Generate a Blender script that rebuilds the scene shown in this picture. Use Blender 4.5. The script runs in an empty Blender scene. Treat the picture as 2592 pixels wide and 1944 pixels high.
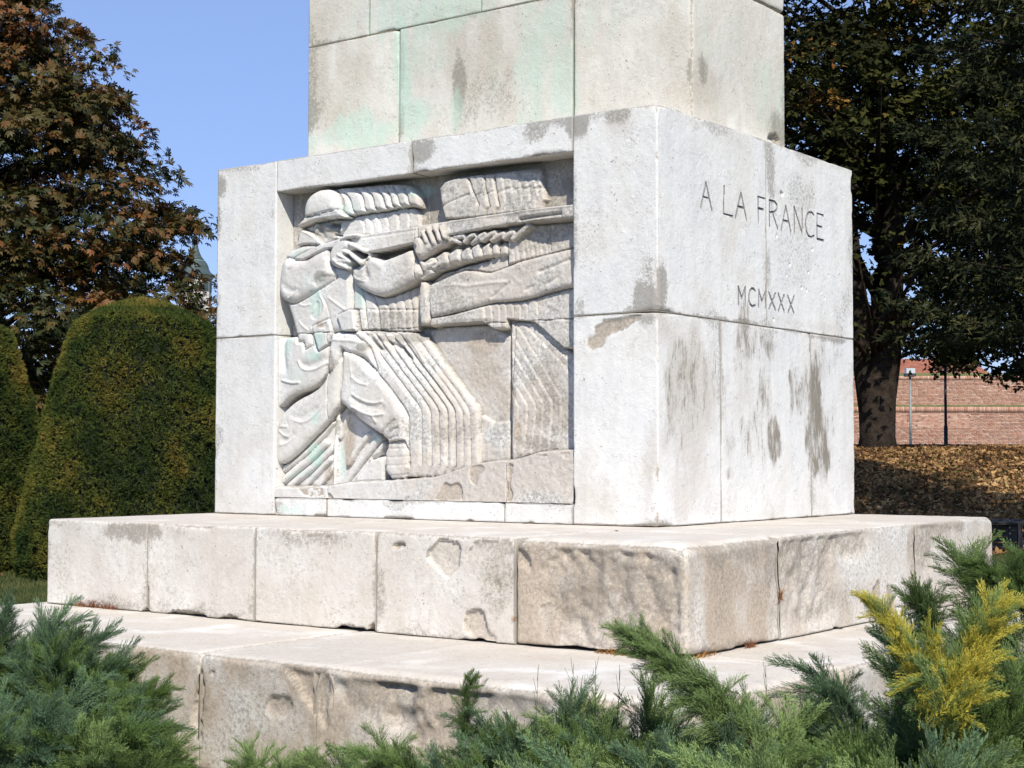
import bpy, math, random
import numpy as np
from mathutils import Matrix, Vector

random.seed(7)
RS = np.random.RandomState(11)
SC = bpy.context.scene
COL = SC.collection

# ------------------------------------------------------------------ camera, sky, sun
K = 2.4 / 2.2
ZS = 1.075                                   # top of the slab, foot of the pedestal
CAM = np.array([4.2218 * K, -6.9885 * K, ZS + 0.3642 * K])
YAW, PITCH, ROLL, FPX = -0.6356, 0.0456, 0.0014, 4002.6
FWD = np.array([math.sin(YAW) * math.cos(PITCH), math.cos(YAW) * math.cos(PITCH), math.sin(PITCH)])
RGT = np.array([math.cos(YAW), -math.sin(YAW), 0.0])
UPV = np.cross(RGT, FWD)
R2 = RGT * math.cos(ROLL) + UPV * math.sin(ROLL)
U2 = UPV * math.cos(ROLL) - RGT * math.sin(ROLL)
cd = bpy.data.cameras.new('camera')
cd.sensor_width = 36.0
cd.lens = FPX / 2592 * 36
cd.clip_start = 0.1
cd.clip_end = 3000
cam = bpy.data.objects.new('camera', cd)
COL.objects.link(cam)
cam.matrix_world = Matrix(((R2[0], U2[0], -FWD[0], CAM[0]), (R2[1], U2[1], -FWD[1], CAM[1]),
                           (R2[2], U2[2], -FWD[2], CAM[2]), (0, 0, 0, 1)))
SC.camera = cam

SUN_AZ = math.radians(45.0)                  # from the front normal (-y) towards +x
SUN_EL = math.radians(44.0)
sd = np.array([math.sin(SUN_AZ) * math.cos(SUN_EL), -math.cos(SUN_AZ) * math.cos(SUN_EL), math.sin(SUN_EL)])
ld = bpy.data.lights.new('sun', 'SUN')
ld.energy = 5.0
ld.angle = math.radians(0.53)
ld.color = (1.0, 0.935, 0.82)
lo = bpy.data.objects.new('sun', ld)
COL.objects.link(lo)
lo.rotation_euler = Vector(sd).to_track_quat('Z', 'Y').to_euler()
W = bpy.data.worlds.new('World')
SC.world = W
W.use_nodes = True
wn = W.node_tree
bg = wn.nodes['Background']
sky = wn.nodes.new('ShaderNodeTexSky')
sky.sky_type = 'NISHITA'
sky.sun_disc = False
sky.sun_elevation = SUN_EL
sky.sun_rotation = math.atan2(sd[0], sd[1])
sky.altitude = 100
sky.air_density = 1.0
sky.dust_density = 0.2
sky.ozone_density = 3.0
tint = wn.nodes.new('ShaderNodeMix')
tint.data_type = 'RGBA'; tint.blend_type = 'MULTIPLY'; tint.inputs[0].default_value = 1.0
tint.inputs[7].default_value = (0.80, 0.80, 1.06, 1)
mixs = wn.nodes.new('ShaderNodeMix')
mixs.data_type = 'RGBA'
mixs.inputs[0].default_value = 0.5
mixs.inputs[7].default_value = (2.6, 3.85, 6.4, 1)
wn.links.new(sky.outputs[0], tint.inputs[6])
wn.links.new(tint.outputs[2], mixs.inputs[6])
wn.links.new(mixs.outputs[2], bg.inputs[0])
bg.inputs[1].default_value = 0.12
SC.view_settings.view_transform = 'Standard'
SC.view_settings.look = 'None'
SC.view_settings.gamma = 1
SC.view_settings.use_curve_mapping = False
SC.view_settings.exposure = 0.24

# ------------------------------------------------------------------ helpers
def ray(px, py):
    return FWD + R2 * ((px - 1296) / FPX) - U2 * ((py - 972) / FPX)

def hit(px, py, axis, val):
    """the point of the plane axis=val seen at photo position (px, py)"""
    d = ray(px, py)
    t = (val - CAM[axis]) / d[axis]
    return CAM + d * t

def on_ground(px, dist, z=0.0):
    f2 = np.array([math.sin(YAW), math.cos(YAW), 0]); 
    p = CAM + f2 * dist + RGT * ((px - 1296) / FPX * dist)
    return np.array([p[0], p[1], z])

def at(px, py, dist):
    return CAM + ray(px, py) * dist

def tag(o, label=None, cat=None, group=None, kind=None):
    if label: o['label'] = label
    if cat: o['category'] = cat
    if group: o['group'] = group
    if kind: o['kind'] = kind
    return o

def empty(name, loc=(0, 0, 0), label=None, cat=None, group=None, rz=0):
    o = bpy.data.objects.new(name, None)
    COL.objects.link(o)
    o.location = loc
    o.rotation_euler = (0, 0, rz)
    return tag(o, label, cat, group)

def link_mesh(name, me, parent=None, mat=None):
    o = bpy.data.objects.new(name, me)
    COL.objects.link(o)
    if parent is not None:
        o.parent = parent
    if mat is not None and not me.materials:
        me.materials.append(mat)
    return o

def mesh_np(name, V, F, mat=None, parent=None, smooth=False, col=None, link=True):
    """V (n,3); F: (m,3) or (m,4) array, or a list of polygons; col: (n,4) point colours"""
    me = bpy.data.meshes.new(name)
    V = np.asarray(V, dtype=np.float32)
    if isinstance(F, np.ndarray):
        m, k = F.shape
        me.vertices.add(len(V)); me.vertices.foreach_set('co', V.ravel())
        me.loops.add(m * k); me.loops.foreach_set('vertex_index', F.astype(np.int32).ravel())
        me.polygons.add(m); me.polygons.foreach_set('loop_start', np.arange(0, m * k, k, dtype=np.int32))
        me.update(calc_edges=True)
    else:
        me.from_pydata(V.tolist(), [], F)
        me.update()
    if smooth:
        me.polygons.foreach_set('use_smooth', np.ones(len(me.polygons), dtype=bool))
    if col is not None:
        a = me.color_attributes.new('tone', 'FLOAT_COLOR', 'POINT')
        a.data.foreach_set('color', np.asarray(col, dtype=np.float32).ravel())
    if mat is not None:
        me.materials.append(mat)
    if not link:
        return me
    return link_mesh(name, me, parent)

def _hash(ix, iy, iz, seed):
    h = (ix.astype(np.uint32) * np.uint32(374761393) + iy.astype(np.uint32) * np.uint32(668265263)
         + iz.astype(np.uint32) * np.uint32(2147483647 - 58) + np.uint32(seed * 7919 + 13))
    h = (h ^ (h >> np.uint32(13))) * np.uint32(1274126177)
    h = h ^ (h >> np.uint32(16))
    return (h & np.uint32(0xffffff)).astype(np.float32) / np.float32(0xffffff)

def vnoise(P, seed=0):
    P = np.asarray(P, dtype=np.float32)
    I = np.floor(P).astype(np.int64); f = (P - I).astype(np.float32); f = f * f * (3 - 2 * f)
    x, y, z = I[:, 0], I[:, 1], I[:, 2]
    r = 0
    for dx in (0, 1):
        wx = f[:, 0] if dx else 1 - f[:, 0]
        for dy in (0, 1):
            wy = f[:, 1] if dy else 1 - f[:, 1]
            for dz in (0, 1):
                wz = f[:, 2] if dz else 1 - f[:, 2]
                r = r + wx * wy * wz * _hash(x + dx + 5000, y + dy + 5000, z + dz + 5000, seed)
    return r

def fbm(P, octv=3, seed=0):
    s = 0; a = 0.5; n = 0
    P = np.asarray(P, dtype=np.float32)
    for i in range(octv):
        s = s + a * vnoise(P * (2 ** i), seed + i * 31); n += a; a *= 0.5
    return s / n

def poly_dist(X, Y, poly):
    """signed distance, positive inside"""
    X = X.astype(np.float32); Y = Y.astype(np.float32)
    d2 = np.full(X.shape, 1e9, dtype=np.float32); ins = np.zeros(X.shape, dtype=bool)
    n = len(poly)
    for i in range(n):
        ax, ay = poly[i]; bx, by = poly[(i + 1) % n]
        ex, ey = bx - ax, by - ay
        L = ex * ex + ey * ey + 1e-12
        t = np.clip(((X - ax) * ex + (Y - ay) * ey) / L, 0, 1)
        dx = X - ax - t * ex; dy = Y - ay - t * ey
        d2 = np.minimum(d2, dx * dx + dy * dy)
        if abs(ey) > 1e-12:
            c = ((ay > Y) != (by > Y)) & (X < ex * (Y - ay) / ey + ax)
            ins ^= c
    d = np.sqrt(d2)
    return np.where(ins, d, -d)

def line_dist(X, Y, pts):
    d2 = np.full(X.shape, 1e9, dtype=np.float32)
    for i in range(len(pts) - 1):
        ax, ay = pts[i]; bx, by = pts[i + 1]
        ex, ey = bx - ax, by - ay
        L = ex * ex + ey * ey + 1e-12
        t = np.clip(((X - ax) * ex + (Y - ay) * ey) / L, 0, 1)
        dx = X - ax - t * ex; dy = Y - ay - t * ey
        d2 = np.minimum(d2, dx * dx + dy * dy)
    return np.sqrt(d2)

def chaikin(pts, n=1, closed=True):
    P = [tuple(p) for p in pts]
    for _ in range(n):
        Q = []
        m = len(P)
        for i in range(m if closed else m - 1):
            a = P[i]; b = P[(i + 1) % m]
            Q.append((a[0] * .75 + b[0] * .25, a[1] * .75 + b[1] * .25))
            Q.append((a[0] * .25 + b[0] * .75, a[1] * .25 + b[1] * .75))
        if not closed:
            Q = [P[0]] + Q + [P[-1]]
        P = Q
    return P

def sstep(a, b, x):
    t = np.clip((x - a) / (b - a), 0, 1)
    return t * t * (3 - 2 * t)

def box_vf(lo_, hi_):
    x0, y0, z0 = lo_; x1, y1, z1 = hi_
    V = [(x0, y0, z0), (x1, y0, z0), (x1, y1, z0), (x0, y1, z0), (x0, y0, z1), (x1, y0, z1), (x1, y1, z1), (x0, y1, z1)]
    F = [(0, 3, 2, 1), (4, 5, 6, 7), (0, 1, 5, 4), (1, 2, 6, 5), (2, 3, 7, 6), (3, 0, 4, 7)]
    return V, F

def boxes(name, lst, mat, parent=None, M=None):
    V = []; F = []
    for lo_, hi_ in lst:
        v, f = box_vf(lo_, hi_)
        n = len(V); V += v; F += [tuple(i + n for i in q) for q in f]
    V = np.array(V, dtype=float)
    if M is not None:
        V = V @ np.array(M.to_3x3()).T + np.array(M.translation)
    return mesh_np(name, V, F, mat, parent)

def tube_vf(pts, rad, seg=8, caps=True):
    pts = np.asarray(pts, dtype=float); n = len(pts)
    rad = np.broadcast_to(np.asarray(rad, dtype=float), (n,))
    V = []; F = []
    prev = None
    for i in range(n):
        t = pts[min(i + 1, n - 1)] - pts[max(i - 1, 0)]
        t = t / (np.linalg.norm(t) + 1e-9)
        if prev is None:
            a = np.array([0, 0, 1.0]) if abs(t[2]) < .9 else np.array([1.0, 0, 0])
            u = np.cross(t, a)
        else:
            u = prev - t * (prev @ t)
        u /= np.linalg.norm(u) + 1e-9; prev = u
        w = np.cross(t, u)
        for k in range(seg):
            an = 2 * math.pi * k / seg
            V.append(pts[i] + rad[i] * (u * math.cos(an) + w * math.sin(an)))
    for i in range(n - 1):
        for k in range(seg):
            a = i * seg + k; b = i * seg + (k + 1) % seg
            F.append((a, b, b + seg, a + seg))
    if caps:
        F.append(tuple(range(seg))[::-1]); F.append(tuple((n - 1) * seg + k for k in range(seg)))
    return V, F

def tubes(name, lst, mat, parent=None, seg=8, smooth=True):
    V = []; F = []
    for pts, rad in lst:
        v, f = tube_vf(pts, rad, seg)
        n = len(V); V += v; F += [tuple(i + n for i in q) for q in f]
    return mesh_np(name, np.array(V), F, mat, parent, smooth)

def lathe(name, prof, mat, parent=None, seg=32, smooth=True, rot=0):
    V = []; F = []
    for r, z in prof:
        for k in range(seg):
            a = 2 * math.pi * k / seg + rot
            V.append((r * math.cos(a), r * math.sin(a), z))
    for i in range(len(prof) - 1):
        for k in range(seg):
            a = i * seg + k; b = i * seg + (k + 1) % seg
            F.append((a, b, b + seg, a + seg))
    F.append(tuple(range(seg))[::-1]); F.append(tuple((len(prof) - 1) * seg + k for k in range(seg)))
    return mesh_np(name, np.array(V), F, mat, parent, smooth)

# ------------------------------------------------------------------ materials
class NT:
    def __init__(s, name):
        s.m = bpy.data.materials.new(name); s.m.use_nodes = True
        s.t = s.m.node_tree; s.b = s.t.nodes['Principled BSDF']
    def n(s, typ, **kw):
        x = s.t.nodes.new(typ)
        for k, v in kw.items():
            if k.startswith('i_'):
                x.inputs[int(k[2:])].default_value = v
            else:
                setattr(x, k, v)
        return x
    def l(s, a, b): s.t.links.new(a, b)
    def coord(s, scale=(1, 1, 1), kind='Object', rot=(0, 0, 0)):
        c = s.n('ShaderNodeTexCoord'); m = s.n('ShaderNodeMapping')
        m.inputs['Scale'].default_value = scale; m.inputs['Rotation'].default_value = rot
        s.l(c.outputs[kind], m.inputs[0]); return m.outputs[0]
    def noise(s, vec, scale, detail=4, rough=.55, dist=0):
        x = s.n('ShaderNodeTexNoise'); x.inputs['Scale'].default_value = scale
        x.inputs['Detail'].default_value = detail; x.inputs['Roughness'].default_value = rough
        x.inputs['Distortion'].default_value = dist
        if vec is not None: s.l(vec, x.inputs['Vector'])
        return x.outputs['Fac']
    def ramp(s, fac, stops, interp='LINEAR'):
        r = s.n('ShaderNodeValToRGB'); r.color_ramp.interpolation = interp
        e = r.color_ramp.elements
        while len(e) < len(stops): e.new(0.5)
        for i, (p, c) in enumerate(stops):
            e[i].position = p
            e[i].color = (c, c, c, 1) if isinstance(c, (int, float)) else (*c, 1)
        s.l(fac, r.inputs[0]); return r.outputs[0]
    def mix(s, fac, a, b, mode='MIX'):
        x = s.n('ShaderNodeMix'); x.data_type = 'RGBA'; x.blend_type = mode
        for sock, v in ((0, fac), (6, a), (7, b)):
            if isinstance(v, (int, float)): x.inputs[sock].default_value = v
            elif isinstance(v, tuple): x.inputs[sock].default_value = (*v, 1)
            else: s.l(v, x.inputs[sock])
        return x.outputs[2]
    def math(s, op, a, b=0.0, clamp=False):
        x = s.n('ShaderNodeMath'); x.operation = op; x.use_clamp = clamp
        for i, v in enumerate((a, b)):
            if isinstance(v, (int, float)): x.inputs[i].default_value = v
            else: s.l(v, x.inputs[i])
        return x.outputs[0]
    def bump(s, h, strength=.3, dist=.01, prev=None):
        x = s.n('ShaderNodeBump'); x.inputs['Strength'].default_value = strength
        x.inputs['Distance'].default_value = dist
        s.l(h, x.inputs['Height'])
        if prev is not None: s.l(prev, x.inputs['Normal'])
        return x.outputs[0]
    def done(s, col=None, rough=.8, nrm=None, spec=.3):
        if col is not None:
            if isinstance(col, tuple): s.b.inputs['Base Color'].default_value = (*col, 1)
            else: s.l(col, s.b.inputs['Base Color'])
        s.b.inputs['Roughness'].default_value = rough
        s.b.inputs['Specular IOR Level'].default_value = spec
        if nrm is not None: s.l(nrm, s.b.inputs['Normal'])
        return s.m

def mat_marble(name='weathered_marble', tint=(1, 1, 1)):
    q = NT(name)
    g = q.coord()
    at_ = q.n('ShaderNodeAttribute', attribute_name='tone')
    sep = q.n('ShaderNodeSeparateColor'); q.l(at_.outputs['Color'], sep.inputs[0])
    dark, green, tan, grime_shade = sep.outputs[0], sep.outputs[1], sep.outputs[2], at_.outputs['Alpha']
    big = q.noise(g, 1.6, 4, .6, .6)
    col = q.ramp(big, [(.3, (.655, .66, .652)), (.5, (.70, .695, .67)), (.74, (.60, .575, .525))])
    st = q.noise(q.coord((5, 5, .7)), 2.2, 4, .6)
    col = q.mix(q.math('MULTIPLY', q.ramp(st, [(.45, 0.0), (.75, 1.0)]), .45), col, (.56, .54, .52), 'MIX')
    # dirty crust: fine grey mottling
    m1 = q.noise(g, 38, 6, .7, .2)
    mot = q.ramp(m1, [(.42, 0.0), (.60, 1.0)])
    m2 = q.noise(g, 5, 5, .65, .8)
    mask2 = q.ramp(m2, [(.42, 0.0), (.70, 1.0)])
    amt = q.math('MULTIPLY', q.math('MULTIPLY', mot, q.math('ADD', mask2, .12)), .26)
    col = q.mix(amt, col, (.34, .325, .30))
    # exposed inner stone
    tn = q.noise(g, 60, 5, .7)
    tcol = q.ramp(tn, [(.3, (.30, .255, .20)), (.55, (.45, .39, .325)), (.8, (.57, .51, .44))])
    tf = q.math('MULTIPLY', tan, 1.0, True)
    col = q.mix(tf, col, tcol)
    # grime, plus the shade painted into the relief's colour
    gn = q.noise(g, 48, 10, .85, .2)
    gn = q.ramp(gn, [(.34, 0.0), (.66, 1.0)])
    gf = q.math('MULTIPLY', q.math('SUBTRACT', q.math('MULTIPLY', grime_shade, 1.05), gn), 2.6, True)
    col = q.mix(q.math('MULTIPLY', gf, .74), col, (.23, .215, .185))
    # verdigris
    vn = q.noise(q.coord((4, 4, .35)), 3, 6, .7, .3)
    vn = q.ramp(vn, [(.3, 0.0), (.7, 1.0)])
    vf = q.math('MULTIPLY', q.math('SUBTRACT', q.math('MULTIPLY', green, 1.15), q.math('MULTIPLY', vn, .9)), 1.1, True)
    col = q.mix(q.math('MULTIPLY', vf, .66), col, (.46, .63, .56))
    # lichen; the same tone darkens the deep ground under the lintel
    dn = q.noise(q.coord((1, 1, .30)), 16, 9, .82, .2)
    dn = q.ramp(dn, [(.36, 0.0), (.64, 1.0)])
    dn2 = q.ramp(q.noise(q.coord((1, 1, .22)), 5, 5, .7, .4), [(.36, 0.0), (.62, 1.0)])
    df = q.math('MULTIPLY', q.math('SUBTRACT', dark, q.math('ADD', q.math('MULTIPLY', dn, .75), q.math('MULTIPLY', dn2, .42))), 2.6, True)
    hal = q.math('MULTIPLY', q.math('SUBTRACT', q.math('MULTIPLY', dark, 1.5), dn2), .32, True)
    col = q.mix(hal, col, (.36, .33, .28))
    col = q.mix(q.math('MULTIPLY', df, .9), col, (.20, .175, .135))
    # pits
    v = q.n('ShaderNodeTexVoronoi'); v.inputs['Scale'].default_value = 42; q.l(g, v.inputs['Vector'])
    sz = q.noise(g, 9, 3)
    pit = q.math('LESS_THAN', v.outputs['Distance'], q.math('MULTIPLY', q.math('SUBTRACT', sz, .44, True), .85))
    col = q.mix(q.math('MULTIPLY', pit, .75), col, (.20, .185, .16))
    # hairline veins
    w = q.noise(q.coord((1, 1, 2.4), rot=(.3, .2, .3)), 2.3, 7, .6, 1.6)
    ve = q.math('ABSOLUTE', q.math('SUBTRACT', w, .5))
    vein = q.math('MULTIPLY', q.math('LESS_THAN', ve, .0035), q.math('GREATER_THAN', m2, .52))
    col = q.mix(q.math('MULTIPLY', vein, .5), col, (.30, .28, .25))
    oi = q.n('ShaderNodeObjectInfo')
    br = q.math('ADD', q.math('MULTIPLY', oi.outputs['Random'], .09), .95)
    cb = q.n('ShaderNodeCombineColor'); [q.l(br, cb.inputs[i]) for i in range(3)]
    col = q.mix(1.0, col, cb.outputs[0], 'MULTIPLY')
    col = q.mix(1.0, col, tint, 'MULTIPLY')
    rough = q.math('ADD', q.math('MULTIPLY', q.math('ADD', tf, gf, True), .6), .35)
    n1 = q.bump(q.noise(g, 120, 5, .7), .35, .004)
    n2 = q.bump(q.noise(g, 18, 6, .7, .4), .5, .012, n1)
    n3 = q.bump(q.math('MULTIPLY', pit, -1.0), .8, .006, n2)
    return q.done(col, .78, n3, .25)

def mat_plain(name, c1, c2, scale=8, rough=.7, bump=.2, spec=.3, dist=.01, obj_random=0):
    q = NT(name); g = q.coord()
    col = q.ramp(q.noise(g, scale, 5, .6), [(.35, c1), (.65, c2)])
    if obj_random:
        oi = q.n('ShaderNodeObjectInfo')
        br = q.math('ADD', q.math('MULTIPLY', oi.outputs['Random'], obj_random), 1 - obj_random / 2)
        cb = q.n('ShaderNodeCombineColor'); [q.l(br, cb.inputs[i]) for i in range(3)]
        col = q.mix(1.0, col, cb.outputs[0], 'MULTIPLY')
    return q.done(col, rough, q.bump(q.noise(g, scale * 4, 5, .7), bump, dist), spec)

def mat_leaf(name, stops, trans=.25, rough=.5, clump=1.5, spec=.35, tipmix=None, objrand=.3):
    """colour from the leaf's own random tone plus a clump scale noise"""
    q = NT(name)
    gold_ = 'golden' in name
    a = q.n('ShaderNodeAttribute', attribute_name='tone')
    sep = q.n('ShaderNodeSeparateColor'); q.l(a.outputs['Color'], sep.inputs[0])
    nz = q.noise(q.coord(), clump, 3)
    f = q.math('ADD', q.math('MULTIPLY', sep.outputs[0], .55), q.math('MULTIPLY', q.math('SUBTRACT', nz, .28), 1.0))
    if objrand:
        oi = q.n('ShaderNodeObjectInfo')
        f = q.math('ADD', f, q.math('MULTIPLY', q.math('SUBTRACT', oi.outputs['Random'], .5), objrand))
    col = q.ramp(f, stops)
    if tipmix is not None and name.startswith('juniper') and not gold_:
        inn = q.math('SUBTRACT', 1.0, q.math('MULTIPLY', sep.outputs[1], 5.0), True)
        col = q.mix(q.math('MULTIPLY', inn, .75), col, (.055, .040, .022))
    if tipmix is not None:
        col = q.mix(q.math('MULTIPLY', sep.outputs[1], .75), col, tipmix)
    q.done(col, rough, None, spec)
    tr = q.n('ShaderNodeBsdfTranslucent'); q.l(col, tr.inputs[0])
    mx = q.n('ShaderNodeMixShader'); mx.inputs[0].default_value = trans
    out = q.t.nodes['Material Output']
    q.l(q.b.outputs[0], mx.inputs[1]); q.l(tr.outputs[0], mx.inputs[2]); q.l(mx.outputs[0], out.inputs[0])
    return q.m

MARBLE = mat_marble()
MARBLE_SHAFT = mat_marble('creamy_marble', (1.0, .99, .93))
MARBLE_STEP = mat_marble('worn_step_stone', (1.0, .97, .93))
CUR_ = [MARBLE]
LETTER = mat_plain('letter_groove', (.16, .16, .165), (.26, .255, .25), 30, .9)
MORTAR = mat_plain('joint_mortar', (.07, .065, .055), (.14, .13, .11), 30, .95)

# ------------------------------------------------------------------ the ground
def slope_h(X, Y):
    f2 = np.array([math.sin(YAW), math.cos(YAW)])
    dx, dy = X - CAM[0], Y - CAM[1]
    s = dx * f2[0] + dy * f2[1]; l = dx * RGT[0] + dy * RGT[1]
    up = sstep(25.0, 42.0, s) * 1.72 * sstep(0.0, 4.0, l)
    down = sstep(42.4, 46.0, s) * 1.2 * sstep(0.0, 4.0, l)
    P = np.stack([X * .35, Y * .35, X * 0], -1).reshape(-1, 3)
    und = (fbm(P, 3, 5).reshape(X.shape) - .5) * .12 * sstep(14, 22, s) * (1 - sstep(36, 41, s) * .8)
    return up - down + und

def make_ground():
    q = NT('grass_soil'); g = q.coord()
    a = q.noise(g, .35, 5, .6); b = q.noise(g, 14, 6, .7)
    c = q.ramp(a, [(.35, (.045, .07, .02)), (.55, (.075, .085, .03)), (.7, (.13, .085, .045))])
    c = q.mix(q.math('MULTIPLY', b, .7), c, (.03, .035, .014))
    m = q.done(c, .95, q.bump(b, .8, .05), .1)
    xs = np.concatenate([np.linspace(-1500, -80, 12), np.arange(-79, 80, .8), np.linspace(80, 1500, 12)])
    ys = np.concatenate([np.linspace(-1500, -40, 10), np.arange(-39, 110, .8), np.linspace(110, 1500, 14)])
    X, Y = np.meshgrid(xs, ys)
    Z = slope_h(X, Y)
    n, k = X.shape
    V = np.stack([X, Y, Z], -1).reshape(-1, 3)
    i = np.arange(n - 1)[:, None] * k + np.arange(k - 1)[None]
    F = np.stack([i, i + 1, i + k + 1, i + k], -1).reshape(-1, 4)
    tag(mesh_np('ground', V, F, m, None, True), kind='structure')
make_ground()

# ------------------------------------------------------------------ the monument's stone blocks
MON = empty('monument', (0, 0, 0), 'white marble war memorial pedestal with carved relief of soldiers aiming rifles', 'monument')

BLOBS = []     # (axis, plane, centre2d, radii, angle, channel, strength, sharpness)
SPALLS = []    # (axis, plane, polygon2d, depth)
ROUGH = []     # (axis, plane, centre2d, radii, amp)
PL = {'front': (1, 0.0), 'right': (0, 0.0)}

def uv_of(P, axis):
    return (P[:, 0], P[:, 2]) if axis == 1 else ((P[:, 1], P[:, 2]) if axis == 0 else (P[:, 0], P[:, 1]))

def blob(plane, x, y, rx, ry, ch, s=1.0, ang=0.0):
    axis, val = plane
    c = hit(x, y, axis, val); e = hit(x + rx, y, axis, val); t = hit(x, y + ry, axis, val)
    cu = [v[0] for v in uv_of(c[None], axis)]; eu = [v[0] for v in uv_of(e[None], axis)]; tu = [v[0] for v in uv_of(t[None], axis)]
    if ch == 0: rx, s = rx, min(s, 1.15) * .82
    BLOBS.append((axis, val, cu, abs(eu[0] - cu[0]), abs(tu[1] - cu[1]), ang, ch, s))

def spall(plane, pts, depth=.012, tan=1.0):
    axis, val = plane
    poly = []
    for x, y in pts:
        c = hit(x, y, axis, val); u, v = uv_of(c[None], axis); poly.append((float(u[0]), float(v[0])))
    SPALLS.append((axis, val, chaikin(poly, 1), depth, tan))

def rough(plane, x, y, rx, ry, amp):
    axis, val = plane
    c = hit(x, y, axis, val); e = hit(x + rx, y, axis, val); t = hit(x, y + ry, axis, val)
    cu = [v[0] for v in uv_of(c[None], axis)]; eu = [v[0] for v in uv_of(e[None], axis)]; tu = [v[0] for v in uv_of(t[None], axis)]
    ROUGH.append((axis, val, cu, abs(eu[0] - cu[0]), abs(tu[1] - cu[1]), amp))

def features(P, axis, val):
    """inward depth and RGBA stains for points of one face plane"""
    dep = np.zeros(len(P), dtype=np.float32); C = np.zeros((len(P), 4), dtype=np.float32)
    U, V = uv_of(P, axis)
    wob = None
    for (a, v, cu, ru, rv, ang, ch, s) in BLOBS:
        if a != axis or abs(v - val) > .02: continue
        if wob is None:
            wob = (fbm(P * np.array([7., 7., 2.6]), 4, 3) - .5) * 2.4
        du = (U - cu[0]) / ru; dv = (V - cu[1]) / rv
        ca, sa = math.cos(ang), math.sin(ang)
        du, dv = du * ca + dv * sa, -du * sa + dv * ca
        r = np.sqrt(du * du + dv * dv) + wob * .9
        C[:, ch] = np.maximum(C[:, ch], s * (1 - sstep(.2, 1.5, r)))
    for (a, v, cu, ru, rv, amp) in ROUGH:
        if a != axis or abs(v - val) > .02: continue
        r = np.sqrt(((U - cu[0]) / ru) ** 2 + ((V - cu[1]) / rv) ** 2)
        w = 1 - sstep(.4, 1.1, r + (fbm(P * 4, 2, 8) - .5) * .8)
        k = w > 0
        if k.any():
            n = fbm(P[k] * 14, 4, 17); n2 = np.abs(fbm(P[k] * 6, 3, 23) - .5) * 2
            dep[k] += w[k] * amp * (n * 1.1 + (1 - n2) * .8 - .75)
            C[k, 2] = np.maximum(C[k, 2], w[k] * .6 * sstep(.3, .6, n))
            C[k, 3] = np.maximum(C[k, 3], w[k] * .62)
    for (a, v, poly, depth, tn) in SPALLS:
        if a != axis or abs(v - val) > .02: continue
        pu = [p[0] for p in poly]; pv = [p[1] for p in poly]
        k = np.where((U > min(pu) - .03) & (U < max(pu) + .03) & (V > min(pv) - .03) & (V < max(pv) + .03))[0]
        if not len(k): continue
        jit = (fbm(P[k] * 26, 4, 4) - .5) * .040
        d = poly_dist(U[k], V[k], poly) + jit
        ins = sstep(0.0, .009, d)
        fade = sstep(0, .5, (V[k] - min(pv)) / (max(pv) - min(pv) + 1e-6)) * .6 + .4      # deeper at the top, feathering out below
        n = fbm(P[k] * 25, 3, 9)
        dep[k] = np.maximum(dep[k], ins * (depth * fade * (.75 + .5 * n)))
        C[k, 2] = np.maximum(C[k, 2], ins * tn)
        C[k, 3] = np.maximum(C[k, 3], ins * tn * .5); C[k, 3] = np.maximum(C[k, 3], 1.5 * np.exp(-((d - .002) / .005) ** 2) * (V[k] > (min(pv) + max(pv)) / 2))
    return dep, C

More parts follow.
